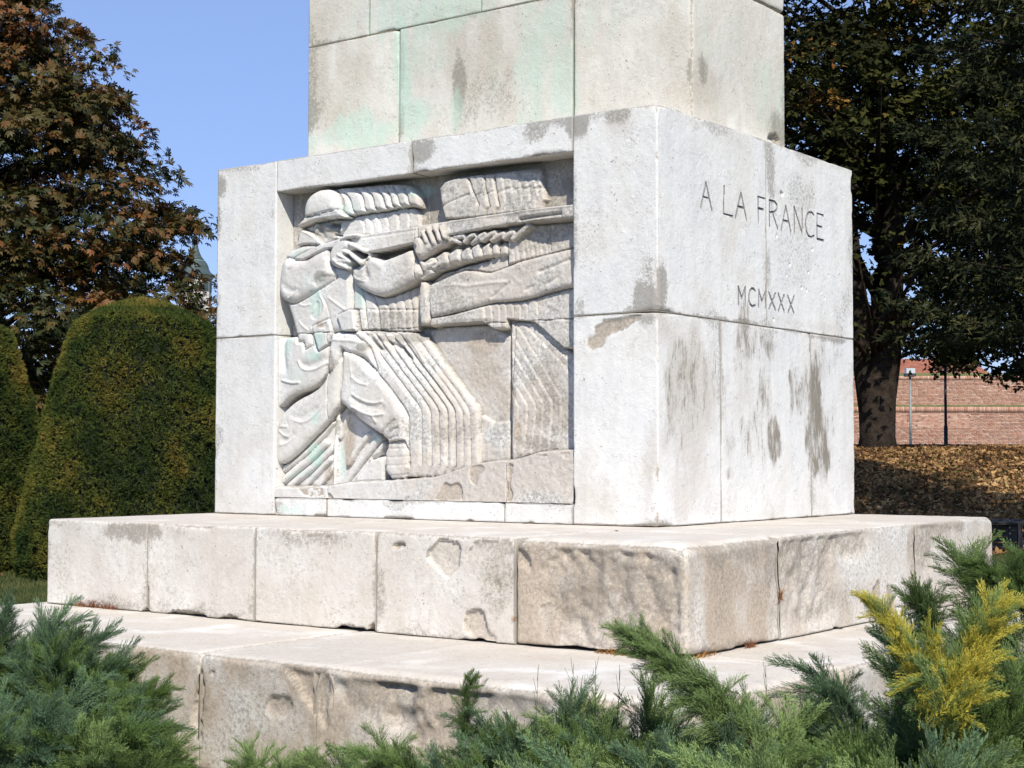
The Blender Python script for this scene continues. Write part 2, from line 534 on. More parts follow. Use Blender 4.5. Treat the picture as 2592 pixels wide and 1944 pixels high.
def stone_block(lo_, hi_, vis, step=.012, r0=.006, chip=.018, seed=0, name='stone_block', rough_all=0.0, floor=(0, 0, 0),
                labels=None, parent=None, gap=.0018, extra=None, bigr=None, chip_th=.60):
    """a squared stone with eroded arrises; vis = {face: step}, face in '-y' '+x' ..."""
    lo_ = np.array(lo_, dtype=float) + gap * 1.0; hi_ = np.array(hi_, dtype=float) - gap * 1.0
    VV = []; FF = []; CC = []; LL = []; n0 = 0
    for ax in range(3):
        for sg in (-1, 1):
            key = ('-' if sg < 0 else '+') + 'xyz'[ax]
            st = vis.get(key)
            if st is None: continue
            b, c = [i for i in range(3) if i != ax]
            nb = max(2, int(round((hi_[b] - lo_[b]) / st))); nc = max(2, int(round((hi_[c] - lo_[c]) / st)))
            tb = np.linspace(lo_[b], hi_[b], nb + 1); tc = np.linspace(lo_[c], hi_[c], nc + 1)
            # crowd two extra lines near each edge so the arris is crisp
            e = [.004, .012]
            tb = np.unique(np.concatenate([tb, lo_[b] + np.array(e), hi_[b] - np.array(e)]))
            tc = np.unique(np.concatenate([tc, lo_[c] + np.array(e), hi_[c] - np.array(e)]))
            Bm, Cm = np.meshgrid(tb, tc)
            P = np.zeros((Bm.size, 3)); P[:, b] = Bm.ravel(); P[:, c] = Cm.ravel(); P[:, ax] = hi_[ax] if sg > 0 else lo_[ax]
            chips = sstep(chip_th, chip_th + .16, fbm(P * 5 + seed * 3.7, 3, 40 + seed)) * chip
            r = r0 * (.6 + .9 * fbm(P * 9, 2, 41 + seed)) + chips * (.5 + fbm(P * 30, 2, 6))
            if bigr is not None:
                r = r + bigr(P)
            r = r[:, None]
            q = np.clip(P, lo_ + r, hi_ - r)
            d = P - q; L = np.linalg.norm(d, axis=1, keepdims=True)
            d = d / np.maximum(L, 1e-9)
            Pn = q + d * r
            axis = ax; val = P[0, ax]
            dep, C = features(Pn if False else P, axis, val)
            edge = np.minimum(np.minimum(P[:, b] - lo_[b], hi_[b] - P[:, b]), np.minimum(P[:, c] - lo_[c], hi_[c] - P[:, c]))
            ee = np.full(len(P), 1.0)
            for ax2 in (b, c):
                for sg2, dd in ((-1, P[:, ax2] - lo_[ax2]), (1, hi_[ax2] - P[:, ax2])):
                    st2 = vis.get(('-' if sg2 < 0 else '+') + 'xyz'[ax2])
                    if st2 is not None and st2 <= .03: ee = np.minimum(ee, dd)
            dep = dep * sstep(0, 1, ee / (r[:, 0] * 1.4 + .004))
            und = (fbm(P * 7, 3, 60 + seed) - .5) * (.003 + rough_all)
            if extra is not None:
                ex_, lab = extra(P, key)
                dep = dep + ex_
            else:
                lab = np.zeros(len(P), dtype=int)
            Pn = Pn - d * (dep[:, None] + und[:, None] * sstep(0, .02, edge)[:, None])
            # the flanks in a joint follow the losses of the face they meet
            if st > .015 and ax != 2:
                for ax3, key3, pl3 in ((1, '-y', lo_[1]), (0, '+x', hi_[0])):
                    if ax3 == ax or vis.get(key3, 1) > .02: continue
                    nr = np.abs(P[:, ax3] - pl3); k3 = nr < .12
                    if not k3.any(): continue
                    Pf = P[k3].copy(); Pf[:, ax3] = pl3
                    df3, _ = features(Pf, ax3, pl3)
                    zz3 = hi_[2] - Pf[:, 2]
                    df3 = df3 * sstep(0, 1, np.minimum(zz3, 1) / (r[k3, 0] * 1.4 + .004)) if '+z' in vis and vis['+z'] <= .03 else df3
                    Pn[k3, ax3] += df3 * (1 - sstep(.02, .12, nr[k3])) * (1 if ax3 == 1 else -1)
            # open joints hold dirt; the arrises in the air stay clean
            jd = np.full(len(P), 1.0)
            for ax2 in (b, c):
                for sg2, dd in ((-1, P[:, ax2] - lo_[ax2]), (1, hi_[ax2] - P[:, ax2])):
                    st2 = vis.get(('-' if sg2 < 0 else '+') + 'xyz'[ax2])
                    if st2 is None or st2 > .025: jd = np.minimum(jd, dd)
            C[:, 3] = np.maximum(C[:, 3], 1.5 * (1 - sstep(.001, .006 + .016 * (fbm(P * 8, 2, 71) - .35), jd)))
            if st > .025 and ax != 2: C[:, 3] = 1.6; C[:, 2] = 0
            fn = fbm(P * np.array([5., 5., 3.4]), 4, 73)
            if ax != 2:
                C[:, 2] = np.maximum(C[:, 2], floor[0] * sstep(.25, .58, fn)); C[:, 3] = np.maximum(C[:, 3], floor[1] * sstep(.75, .3, fn)); C[:, 1] = np.maximum(C[:, 1], floor[2])
            else:
                C[:, 2] = np.maximum(C[:, 2], .52 * sstep(.15, .5, fn)); C[:, 3] = np.maximum(C[:, 3], .22)
            if ax != 2 and st < .02:
                ed2 = np.minimum(jd, (hi_[2] - P[:, 2]))
                C[:, 3] = np.maximum(C[:, 3], .64 * (1 - sstep(.0, .10, ed2 + (fbm(P * 3.1, 4, 79) - .36) * .34)))
            # dirt gathers on chipped arrises
            C[:, 3] = np.maximum(C[:, 3], sstep(.008, .02, r[:, 0]) * (1 - sstep(.0, .04, edge)) * .75)
            C[:, 2] = np.maximum(C[:, 2], sstep(.01, .03, r[:, 0]) * (1 - sstep(.0, .03, edge)) * .5)
            n, k = Bm.shape
            i = np.arange(n - 1)[:, None] * k + np.arange(k - 1)[None]
            F = np.stack([i, i + 1, i + k + 1, i + k], -1).reshape(-1, 4)
            flip = (sg > 0) == (ax == 1)
            if flip: F = F[:, ::-1]
            VV.append(Pn); FF.append(F + n0); CC.append(C); LL.append(lab); n0 += len(Pn)
    V = np.concatenate(VV); F = np.concatenate(FF); C = np.concatenate(CC); Lb = np.concatenate(LL)
    par = parent if parent is not None else MON
    if labels is None:
        return mesh_np(name, V, F, CUR_[0], par, True, C)
    fl = Lb[F].max(axis=1)
    out = {}
    for l in np.unique(fl):
        S = F[fl == l]
        u, inv = np.unique(S, return_inverse=True)
        nm, pr, mt = labels[int(l)] if int(l) in labels else (name, par, MARBLE)
        out[int(l)] = mesh_np(nm, V[u], inv.reshape(S.shape), mt, pr, True, C[u])
    return out

# main dimensions (metres)
PW, PD, PH = 3.2873 * K, 2.4081 * K, 2.4
ZJ = ZS + 1.1119 * K
ZT = ZS + PH
T_SLAB = .4846 * K
ZP = ZS - T_SLAB                               # top of the plinth
SX0, SX1, SY0, SY1 = -PW - .085, .86 * K, -1.215 * K, PD + .10
FR = (1, 0.0025); RI = (0, -0.0025)
SLF = (1, SY0 + .0025); SLR = (0, SX1 - .0025)
PX0, PX1, PY0, PY1 = -3.47 * K, 1.485 * K, -2.24 * K, PD + .75
PLF = (1, PY0 + .0025)
D2 = 1.1718

def fx(xd, yd, plane):      # plane coordinate from displayed position
    p = hit(xd * D2, yd * D2, *plane)
    return p[0] if plane[0] == 1 else p[1]

# ---- stains and losses traced on the pedestal (photo pixels)
# dark lichen on the lower right face
for a in [(1860, 940, 75, 190, .85), (1755, 980, 70, 190, .72), (2060, 1010, 60, 180, .9), (2080, 1130, 50, 100, .95), (1900, 1080, 50, 150, .75), (1930, 860, 50, 60, .9), (1745, 1000, 30, 130, .75), (1770, 900, 22, 90, .55), (1720, 1110, 16, 60, .5), (1870, 930, 30, 120, .85), (1905, 880, 36, 70, .95), (1925, 1000, 26, 90, .9),
          (1880, 1080, 18, 60, .8), (1958, 1115, 18, 62, 1.25), (1850, 960, 16, 70, .8), (1845, 1200, 14, 18, .9), (2065, 1020, 30, 100, 1.1),
          (2045, 1120, 22, 80, 1.15), (2050, 1175, 24, 36, 1.3), (2095, 1150, 22, 60, 1.15), (2110, 1090, 12, 50, .9), (2002, 955, 10, 24, .8), (2085, 950, 14, 50, .7), (1912, 850, 40, 16, .7)]:
    blob(RI, *a[:4], 0, a[4])
# brownish wash
for a in [(1760, 1050, 60, 220, .45), (1740, 1250, 50, 80, .4), (1700, 830, 60, 40, .3), (2020, 820, 100, 20, .3)]:
    blob(RI, *a[:4], 2, a[4])
for a in [(1672, 730, 30, 70, 1.0), (1665, 780, 60, 20, .8), (1950, 420, 14, 90, .8), (1945, 700, 12, 120, .7), (2010, 480, 50, 50, .6), (2140, 760, 30, 90, .6),
          (2050, 850, 120, 12, .9), (1850, 810, 180, 8, .8), (2000, 650, 100, 120, .5), (2150, 600, 20, 200, .4), (1660, 320, 16, 60, .6)]:
    blob(RI, *a[:4], 3, a[4])
# front frame
for a in [(1475, 305, 36, 46, 1.2), (1560, 290, 60, 26, .8), (1400, 300, 60, 30, .85), (1360, 330, 40, 30, .8), (1060, 385, 40, 30, 1.0), (1050, 350, 14, 50, .8),
          (1640, 760, 30, 60, 1.0), (1600, 790, 60, 14, .8), (1640, 700, 18, 60, .7), (1500, 600, 60, 120, .45), (1560, 450, 60, 90, .4), (1600, 340, 40, 60, .5), (560, 470, 18, 40, 1.0), (552, 560, 10, 80, .9),
          (640, 600, 40, 120, .35), (1470, 780, 14, 30, .7), (1456, 500, 8, 160, .7), (700, 1280, 30, 30, .7), (690, 540, 8, 60, .7), (900, 425, 60, 10, .5), (820, 470, 120, 8, .8), (1150, 425, 200, 8, .9), (1380, 395, 100, 10, 1.0)]:
    blob(FR, *a[:4], 3, a[4])
for a in [(1500, 1250, 40, 60, .35), (1640, 1200, 30, 120, .35), (1560, 300, 40, 40, .3)]:
    blob(FR, *a[:4], 2, a[4])
for a in [(730, 1290, 36, 22, 1.2), (815, 430, 10, 40, .8), (700, 620, 8, 140, .8), (980, 400, 60, 40, .5), (800, 1290, 30, 20, .7), (700, 900, 14, 40, .8)]:
    blob(FR, *a[:4], 1, a[4])
s7 = lambda x, y: (1440 + x * .3857, 760 + y * .3857)
spall(FR, [s7(*p) for p in [(115, 245), (135, 228), (170, 230), (175, 180), (200, 145), (260, 128), (330, 120), (430, 85), (468, 95), (465, 125), (420, 160), (330, 200), (260, 240), (225, 300), (190, 332), (140, 325), (118, 285)]], .009, 1)
sE = lambda x, y: (690 + x * .19286, 960 + y * .19286)
sF = lambda x, y: (1060 + x * .19286, 880 + y * .19286)
spall(FR, [sE(*p) for p in [(720, 1470), (760, 1480), (830, 1570), (720, 1570)]], .008)
# slab front
c6 = lambda x, y: (1000 + x * .4701, 1240 + y * .4701)
c5 = lambda x, y: (60 + x * .4701, 1240 + y * .4701)
spall(SLF, [c6(*p) for p in [(172, 350), (200, 290), (260, 260), (320, 270), (360, 315), (345, 380), (350, 430), (310, 450), (310, 485), (250, 465), (220, 420), (180, 390)]], .016, .55)
spall(SLF, [c6(*p) for p in [(400, 330), (430, 275), (520, 265), (640, 270), (645, 330), (640, 390), (560, 400), (470, 380), (400, 385), (375, 370)]], .007, .3)
spall(SLF, [c6(*p) for p in [(368, 720), (380, 665), (420, 640), (465, 645), (490, 700), (500, 760), (545, 810), (555, 848), (470, 840), (400, 790), (375, 770)]], .018, .75)
spall(SLF, [c6(*p) for p in [(650, 320), (680, 320), (725, 355), (735, 430), (745, 455), (700, 430), (655, 380)]], .02, .6)
spall(SLF, [c6(*p) for p in [(805, 390), (830, 360), (870, 362), (885, 395), (840, 410)]], .014, .3)
spall(SLF, [c6(*p) for p in [(770, 640), (810, 605), (850, 615), (868, 640), (820, 680), (780, 670)]], .014, .3)
spall(SLF, [c6(*p) for p in [(920, 690), (940, 650), (1000, 620), (1080, 640), (1100, 700), (1010, 700), (940, 700)]], .012, .3)
spall(SLF, [c6(*p) for p in [(525, 500), (550, 480), (570, 515), (560, 570), (540, 560)]], .008, .8)
spall(SLF, [c5(*p) for p in [(1985, 300), (1995, 280), (2045, 282), (2048, 310), (2010, 322), (1988, 318)]], .02, 1)
spall(SLF, [c5(*p) for p in [(1845, 740), (1895, 705), (1897, 780), (1855, 775)]], .03, .9)
spall(SLF, [c5(*p) for p in [(1680, 745), (1740, 715), (1800, 740), (1840, 745), (1840, 782), (1700, 770)]], .012, .2)
spall(SLF, [c5(*p) for p in [(1020, 705), (1060, 685), (1130, 672), (1170, 700), (1230, 710), (1340, 720), (1340, 745), (1150, 725), (1030, 715)]], .025, .4)
spall(SLF, [c5(*p) for p in [(760, 690), (790, 650), (830, 655), (870, 650), (930, 655), (990, 680), (1000, 706), (860, 695), (765, 690)]], .03, .4)
spall(SLF, [c5(*p) for p in [(605, 670), (640, 645), (665, 640), (665, 680), (625, 676)]], .03, .8)
spall(SLF, [c5(*p) for p in [(1520, 240), (1580, 232), (1640, 245), (1665, 275), (1620, 262), (1540, 255)]], .008, .2)
rough(SLF, *c6(1230, 500), 330, 250, .032)
rough(SLF, *c6(1250, 330), 260, 90, .022)
rough(SLF, *c6(1450, 800), 140, 90, .03)
rough(SLF, *c6(560, 400), 90, 200, .006)
for a in [(*c6(1200, 420), 260, 160, .8), (*c6(800, 300), 160, 60, .7), (*c6(1400, 600), 120, 240, .6), (*c6(560, 330), 80, 90, .6), (*c5(560, 220), 130, 30, .9), (*c5(200, 400), 50, 200, .5),
          (*c5(1600, 260), 160, 40, .7), (*c5(900, 380), 200, 30, .45), (*c5(420, 610), 130, 20, .6), (*c5(1900, 560), 20, 120, .7), (*c5(1240, 480), 12, 140, .6), (*c5(670, 350), 14, 150, .6)]:
    blob(SLF, *a[:4], 3, a[4])
for a in [(*c6(1200, 560), 420, 300, .62), (*c6(500, 760), 110, 90, .5), (*c6(560, 420), 120, 200, .4)]:
    blob(SLF, *a[:4], 2, a[4])
# slab right
c7 = lambda x, y: (1840 + x * .4244, 1240 + y * .4244)
rough(SLR, *c7(480, 420), 130, 130, .03)
rough(SLR, *c7(500, 720), 110, 70, .026)
rough(SLR, *c7(150, 300), 160, 30, .014)
rough(SLR, *c7(1180, 350), 40, 110, .022)
rough(SLR, *c7(700, 320), 120, 60, .018)
spall(SLR, [c7(*p) for p in [(860, 620), (885, 550), (915, 548), (915, 620), (895, 700), (870, 760), (820, 760)]], .014, 1)
spall(SLR, [c7(*p) for p in [(950, 585), (970, 570), (990, 610), (1020, 720), (1010, 770), (960, 700)]], .014, 1)
for a in [(*c7(200, 330), 170, 60, .8), (*c7(400, 400), 120, 120, .75), (*c7(1180, 300), 40, 120, .7), (*c7(700, 620), 100, 100, .6), (*c7(1350, 220), 70, 30, .8), (*c7(100, 500), 130, 150, .55)]:
    blob(SLR, *a[:4], 3, a[4])
for a in [(*c7(120, 550), 170, 260, .66), (*c7(450, 600), 120, 160, .4), (*c7(1180, 500), 40, 120, .5), (*c7(1450, 450), 60, 120, .3)]:
    blob(SLR, *a[:4], 2, a[4])
# plinth front
rough(PLF, *c6(100, 1150), 260, 170, .028)
rough(PLF, *c6(600, 1120), 300, 60, .022)
rough(PLF, *c5(2000, 1120), 190, 150, .035)
spall(PLF, [c5(*p) for p in [(1385, 905), (1450, 895), (1560, 915), (1635, 955), (1640, 1100), (1638, 1300), (1600, 1260), (1520, 1150), (1440, 1020), (1395, 960)]], .022, .9)
spall(PLF, [c5(*p) for p in [(1295, 1180), (1310, 1120), (1365, 1092), (1425, 1110), (1450, 1160), (1430, 1220), (1380, 1245), (1320, 1230)]], .012, .8)
spall(PLF, [c5(*p) for p in [(935, 1020), (950, 965), (970, 985), (975, 1060), (960, 1150), (955, 1280), (960, 1370), (930, 1330), (900, 1260), (905, 1180), (930, 1100)]], .022, .6)
spall(PLF, [c5(*p) for p in [(1005, 985), (1015, 970), (1030, 985), (1020, 1005)]], .015, .3)
for a in [(*c6(100, 1100), 300, 120, .75), (*c6(600, 1140), 300, 50, .9), (*c5(1900, 1050), 200, 60, .8), (*c5(1250, 970), 150, 40, .5), (*c5(500, 880), 60, 40, .4), (*c5(1600, 1000), 60, 80, .7)]:
    blob(PLF, *a[:4], 3, a[4])
for a in [(*c6(100, 1200), 330, 150, .6), (*c5(860, 1300), 60, 130, .5), (*c5(2000, 1200), 200, 150, .55)]:
    blob(PLF, *a[:4], 2, a[4])

# ---- shaft
SHY, SHX = .42, -.37
def solve_shaft():
    # front plane and right plane from the three visible vertical arrises
    best = None
    for a in np.linspace(.1, .5, 81):
        # near corner sits on px 1751: find y offset b
        for b in np.linspace(.3, .9, 121):
            p = np.array([-a, b, ZT + .9]); d = p - CAM
            x = 1296 + FPX * (d @ R2) / (d @ FWD)
            e = abs(x - 1751)
            if best is None or e + abs(b - .645 * K) * 30 + abs(a - .17) * 10 < best[0]:
                best = (e + abs(b - .645 * K) * 30 + abs(a - .17) * 10, a, b)
    return best[1], best[2]
SA, SB = solve_shaft()
SHF = (1, SB + .0025); SHR = (0, -SA - .0025)
SHX0 = hit(779, 300, *SHF)[0]; SHY1 = hit(1988, 250, *SHR)[1]
ZC = hit(1010, 74, *SHF)[2]
c8 = lambda x, y: (740 + x * .6148, y * .6148)
for a in [(*c8(450, 350), 22, 260, 1.3), (*c8(370, 540), 130, 60, 1.1), (*c8(540, 470), 90, 60, 1.0), (*c8(640, 40), 120, 60, .95), (*c8(380, 60), 90, 60, .8), (*c8(980, 200), 50, 200, 1.0), (*c8(1080, 60), 50, 100, .95), (*c8(1120, 350), 60, 130, .85),
          (*c8(200, 560), 150, 30, .9), (*c8(1156, 300), 6, 200, 1.2), (*c8(560, 230), 60, 120, .8), (*c8(1220, 100), 60, 100, .6)]:
    blob(SHF, *a[:4], 1, a[4])
for a in [(*c8(760, 230), 150, 130, .55), (*c8(130, 300), 90, 180, .5), (*c8(700, 60), 150, 30, .5), (*c8(1560, 180), 120, 160, .45), (*c8(150, 60), 80, 60, .4), (*c8(1560, 380), 90, 60, .5)]:
    blob(SHF, *a[:4], 2, a[4])
for a in [(*c8(840, 400), 130, 90, .55), (*c8(90, 480), 30, 60, .9), (*c8(85, 330), 14, 150, .7), (*c8(690, 330), 20, 60, .9), (*c8(450, 280), 8, 60, 1.0), (*c8(448, 500), 10, 70, 1.1), (*c8(420, 480), 90, 40, .55), (*c8(1650, 280), 20, 40, 1.0), (*c8(120, 180), 120, 14, .7)]:
    blob(SHF, *a[:4], 3, a[4])
for a in [(*c8(1800, 200), 100, 160, .5), (*c8(1950, 350), 60, 120, .6)]:
    blob(SHR, *a[:4], 1, a[4])
for a in [(*c8(1700, 330), 60, 70, .6), (*c8(1850, 200), 150, 200, .35), (*c8(2000, 530), 30, 60, .5)]:
    blob(SHR, *a[:4], 2, a[4])
for a in [(*c8(1690, 290), 16, 40, .9), (*c8(2000, 540), 20, 50, .9)]:
    blob(SHR, *a[:4], 3, a[4])
spall(SHR, [c8(*p) for p in [(1950, 575), (1965, 548), (2000, 555), (2010, 590), (1980, 590)]], .03, .8)

C_ = .05   # coarse step for faces out of sight
S_ = .013
ci = 0
def blk(x0, x1, y0, y1, z0, z1, vis, **kw):
    global ci
    ci += 1
    return stone_block((x0, y0, z0), (x1, y1, z1), {k: (v * 1.12 if v < .013 and v > .005 else v) for k, v in vis.items()}, seed=ci, **kw)

# core inside the stones: mortar in the open joints
for cb_ in (((-PW + .1, .2, ZS - .02), (-.1, PD - .1, ZT - .06)), ((SHX0 + .06, SB + .06, ZT - .05), (-SA - .06, SHY1 - .06, ZC + 1.15)),
            ((SX0 + .09, SY0 + .10, ZP), (SX1 - .10, SY1 - .09, ZS - .06)), ((PX0 + .1, PY0 + .11, 0.0), (PX1 - .11, PY1 - .1, ZP - .07)),
            ((-PW + .06, .06, ZS + .01), (-PW + .3, .19, ZT - .06)), ((-.45, .06, ZS + .01), (-.06, .19, ZT - .06)),
            ((-PW + .31, .06, ZT - .13), (-.46, .19, ZT - .05))):
    boxes('mortar_core', [cb_], MORTAR, MON)

xl = fx(595, 700, FR); xr = fx(1238, 650, FR)
x_lint = fx(890, 330, FR); xb1 = fx(706, 1095, FR); xb2 = fx(1090, 1105, FR)
zl = hit(597 * D2, 414 * D2, *FR)[2]; zlr = hit(1236 * D2, 329 * D2, *FR)[2]
zlin = (zl + zlr) / 2
zbt = hit(900 * D2, 1081 * D2, *FR)[2]
yr1 = fx(1655, 500, RI); yr2 = fx(1557, 900, RI); yr3 = fx(1752, 900, RI)
print('dims', xl, xr, x_lint, zlin, zl, zlr, zbt, yr1, yr2, yr3, 'shaft', SA, SB, SHX0, SHY1, ZC, 'cam', CAM, 'ZP', ZP)
DB = .42
# left post (upper, lower)
for (z0, z1) in ((ZJ, ZT), (ZS, ZJ)):
    blk(-PW, xl, 0, DB, z0, z1, {'-y': S_, '+x': .02, '-x': .03, '+z': .04, '-z': C_}, chip=.02, chip_th=.62)
# lintel stones
blk(xl, x_lint, 0, DB, zlin, ZT, {'-y': S_, '-z': .012, '+z': .04, '+x': .04, '-x': .04}, chip=.014)
blk(x_lint, xr, 0, DB, zlin, ZT, {'-y': S_, '-z': .012, '+z': .04, '+x': .04, '-x': .04}, chip=.022, chip_th=.56)

# letters cut into the right face
L3 = lambda x, y: (1440 + x * .3857, 240 + y * .3857)
LET = [('A', [[(865, 738), (900, 575), (938, 760)], [(879, 668), (919, 678)]]),
       ('L', [[(1018, 600), (1015, 780), (1075, 797)]]),
       ('A', [[(1092, 805), (1128, 643), (1165, 822)], [(1107, 732), (1147, 742)]]),
       ('F', [[(1287, 681), (1240, 668), (1243, 843)], [(1242, 745), (1275, 753)]]),
       ('R', [[(1317, 863), (1315, 693), (1348, 699), (1366, 722), (1364, 752), (1346, 770), (1317, 770)], [(1336, 771), (1370, 880)]]),
       ('A', [[(1393, 885), (1423, 730), (1456, 900)], [(1406, 822), (1443, 832)]]),
       ('N', [[(1478, 908), (1478, 735), (1530, 910), (1530, 748)]]),
       ('C', [[(1607, 790), (1594, 772), (1578, 770), (1563, 788), (1554, 820), (1552, 855), (1558, 895), (1572, 925), (1590, 934), (1608, 925)]]),
       ('E', [[(1670, 791), (1628, 778), (1628, 945), (1672, 957)], [(1628, 859), (1660, 868)]]),
       ('M', [[(1112, 1372), (1112, 1258), (1134, 1335), (1157, 1263), (1157, 1380)]]),
       ('C', [[(1222, 1287), (1212, 1274), (1200, 1272), (1187, 1288), (1180, 1315), (1180, 1345), (1188, 1373), (1202, 1388), (1222, 1381)]]),
       ('M', [[(1245, 1392), (1245, 1280), (1266, 1356), (1290, 1288), (1290, 1400)]]),
       ('X', [[(1312, 1298), (1355, 1412)], [(1355, 1302), (1314, 1403)]]),
       ('X', [[(1373, 1304), (1412, 1421)], [(1413, 1313), (1375, 1415)]]),
       ('X', [[(1435, 1316), (1475, 1432)], [(1478, 1322), (1438, 1426)]])]
INS = empty('inscription', (0, 0, 0)); INS.parent = MON
letter_polys = []
for ch, strokes in LET:
    S = []
    for st in strokes:
        pts = []
        for p in st:
            h = hit(*L3(*p), *RI); pts.append((h[1], h[2]))
        S.append(pts)
    letter_polys.append(S)

CRAT = [((1400, 650), .020, .02), ((1392, 640), .016, .018), ((1363, 925), .012, .012), ((1448, 1115), .012, .012), ((1527, 1268), .013, .01), ((1560, 1282), .01, .01), ((1573, 1165), .011, .01),
        ((1598, 1015), .018, .008), ((1680, 1335), .007, .01), ((1607, 660), .01, .009), ((1427, 1185), .008, .008), ((1655, 1300), .008, .008), ((1345, 1475), .012, .01), ((1800, 665), .008, .008), ((1705, 1185), .009, .008), ((1530, 1190), .009, .008)]
crat = []
for p, r, d in CRAT:
    h = hit(*L3(*p), *RI); crat.append((h[1], h[2], r, d))

def carve(P, key):
    dep = np.zeros(len(P), dtype=np.float32); lab = np.zeros(len(P), dtype=int)
    if key != '+x': return dep, lab
    Y, Z = P[:, 1], P[:, 2]
    for i, S in enumerate(letter_polys):
        d = None
        for st in S:
            u = [p[0] for p in st]; v = [p[1] for p in st]
            dd = line_dist(Y, Z, st)
            d = dd if d is None else np.minimum(d, dd)
        w = .0060
        g = np.clip(1 - d / w, 0, 1)
        dep = np.maximum(dep, sstep(0, .7, g) * .010)
        lab[(d < w * .8)] = i + 1
    for (y, z, r, d) in crat:
        q = np.sqrt((Y - y) ** 2 + (Z - z) ** 2) + (fbm(P * 60, 2, 3) - .5) * r * .8
        dep = np.maximum(dep, d * (1 - sstep(.3 * r, r, q)))
    return dep, lab
labs = {0: ('stone_block', MON, MARBLE)}
for i, (ch, _) in enumerate(LET): labs[i + 1] = ('letter', INS, LETTER)

# right post / corner stones, and the stones of the right face
def nchip(P):    # losses of the near arris
    r = 0
    for z, w, a in ((ZJ + .02, .06, .03), (ZJ + .16, .10, .022), (ZT - .02, .05, .03), (ZT - .3, .05, .012), (ZS + .02, .05, .05), (ZS + .30, .045, .035), (ZT - .5, .1, .008)):
        r = r + a * np.exp(-((P[:, 2] - z) / w) ** 2) * np.exp(-((P[:, 0] ** 2 + P[:, 1] ** 2) / .02))
    return r
blk(xr, 0, 0, yr1, ZJ, ZT, {'-y': S_, '+x': .0052, '-x': .02, '+z': .04, '-z': .03, '+y': C_}, extra=carve, labels=labs, chip=.016, bigr=nchip)
blk(-DB, 0, yr1, PD, ZJ, ZT, {'+x': .0052, '-x': C_, '+z': .04, '-z': .03, '+y': .04, '-y': .04}, extra=carve, labels=labs, chip=.02)
blk(xr, 0, 0, yr2, ZS, ZJ, {'-y': S_, '+x': S_, '-x': .02, '+z': .04, '+y': C_, '-z': .04}, chip=.018, bigr=nchip)
blk(-DB, 0, yr2, yr3, ZS, ZJ, {'+x': S_, '+z': .04, '+y': .04, '-y': .04, '-z': .04}, chip=.016)
blk(-DB, 0, yr3, PD, ZS, ZJ, {'+x': S_, '+z': .04, '+y': .04, '-y': .04, '-z': .04}, chip=.02)
# bottom course under the relief
for a, b in ((xl, xb1), (xb1, xb2), (xb2, xr)):
    blk(a, b, 0, DB, ZS, zbt, {'-y': S_, '+z': .03, '+x': .04, '-x': .04, '-z': .02}, chip=.024, chip_th=.52)
# back and left sides of the pedestal
for (z0, z1) in ((ZJ, ZT), (ZS, ZJ)):
    for (a, b) in ((DB, PD * .5), (PD * .5, PD)):
        blk(-PW, -PW + DB, a, b, z0, z1, {'-x': .03, '+y': .04, '+z': .05, '-y': .05})
    for (a, b) in ((-PW + DB, -PW * .5), (-PW * .5, -DB)):
        blk(a, b, PD - DB, PD, z0, z1, {'+y': .03, '+z': .05, '-x': .05, '+x': .05})
blk(-PW + DB, -DB, DB, PD - DB, ZT - .3, ZT, {'+z': .05})

# shaft stones
CUR_[0] = MARBLE_SHAFT
xs1 = hit(863 * D2, 200 * D2, *SHF)[0]; xs2 = hit(1238 * D2, 120 * D2, *SHF)[0]; xs3 = hit(798 * D2, 40 * D2, *SHF)[0]; xs4 = hit(1218, 5, *SHF)[0]
vs = {'-y': .012, '+z': .05, '-z': .05, '+x': .03, '-x': .03}
for (a, b) in ((SHX0, xs1), (xs1, xs2)):
    blk(a, b, SB, SB + .4, ZT, ZC, vs, floor=(.25, .3, .30), chip=.018, r0=.007)
blk(xs2, -SA, SB, SHY1, ZT, ZC, {'-y': .012, '+x': .012, '+z': .05, '-x': .05, '+y': .05, '-z': .05}, chip=.012, r0=.02, floor=(.3, .2, .2))
ZC2 = ZC + 1.2
for (a, b) in ((SHX0, xs3), (xs3, xs4), (xs4, xs2)):
    blk(a, b, SB, SB + .4, ZC, ZC2, vs, floor=(.25, .3, .4), chip=.018, r0=.007)
blk(xs2, -SA, SB, SHY1, ZC, ZC2, {'-y': .014, '+x': .014, '+z': .05, '-x': .05, '+y': .05, '-z': .05}, chip=.012, r0=.02, floor=(.3, .2, .2))
for (z0, z1) in ((ZT, ZC), (ZC, ZC2)):
    blk(SHX0, SHX0 + .4, SB + .4, SHY1, z0, z1, {'-x': .03, '+y': .05, '+z': .05})
    blk(SHX0 + .4, xs2, SHY1 - .4, SHY1, z0, z1, {'+y': .04, '+z': .05})

# slab stones
CUR_[0] = MARBLE_STEP
def slabr(P):
    e = (1 - sstep(.0, .10, ZS - P[:, 2]))
    near = np.exp(-(((P[:, 0] - SX1) / 1.1) ** 2)) * np.exp(-(((P[:, 1] - SY0) / 1.6) ** 2))
    return e * (.012 + .045 * near * (.4 + 1.2 * fbm(P * 4, 3, 77))) + .045 * near * fbm(P * 5, 2, 5) * np.exp(-(np.maximum(np.abs(P[:, 0] - SX1), np.abs(P[:, 1] - SY0)) / .25) ** 2) + .035 * np.exp(-(((P[:, 1] - SY1) / .12) ** 2)) * sstep(SX1 - .2, SX1, P[:, 0])
xsl = [SX0] + [fx(v, 1240, SLF) for v in (318, 551, 813, 1113)] + [SX1]
ysr = [SY0, fx(1685, 1250, SLR), fx(1978, 1230, SLR), SY1]
VS = {'-y': .010, '+z': .02, '+x': .03, '-x': .03}
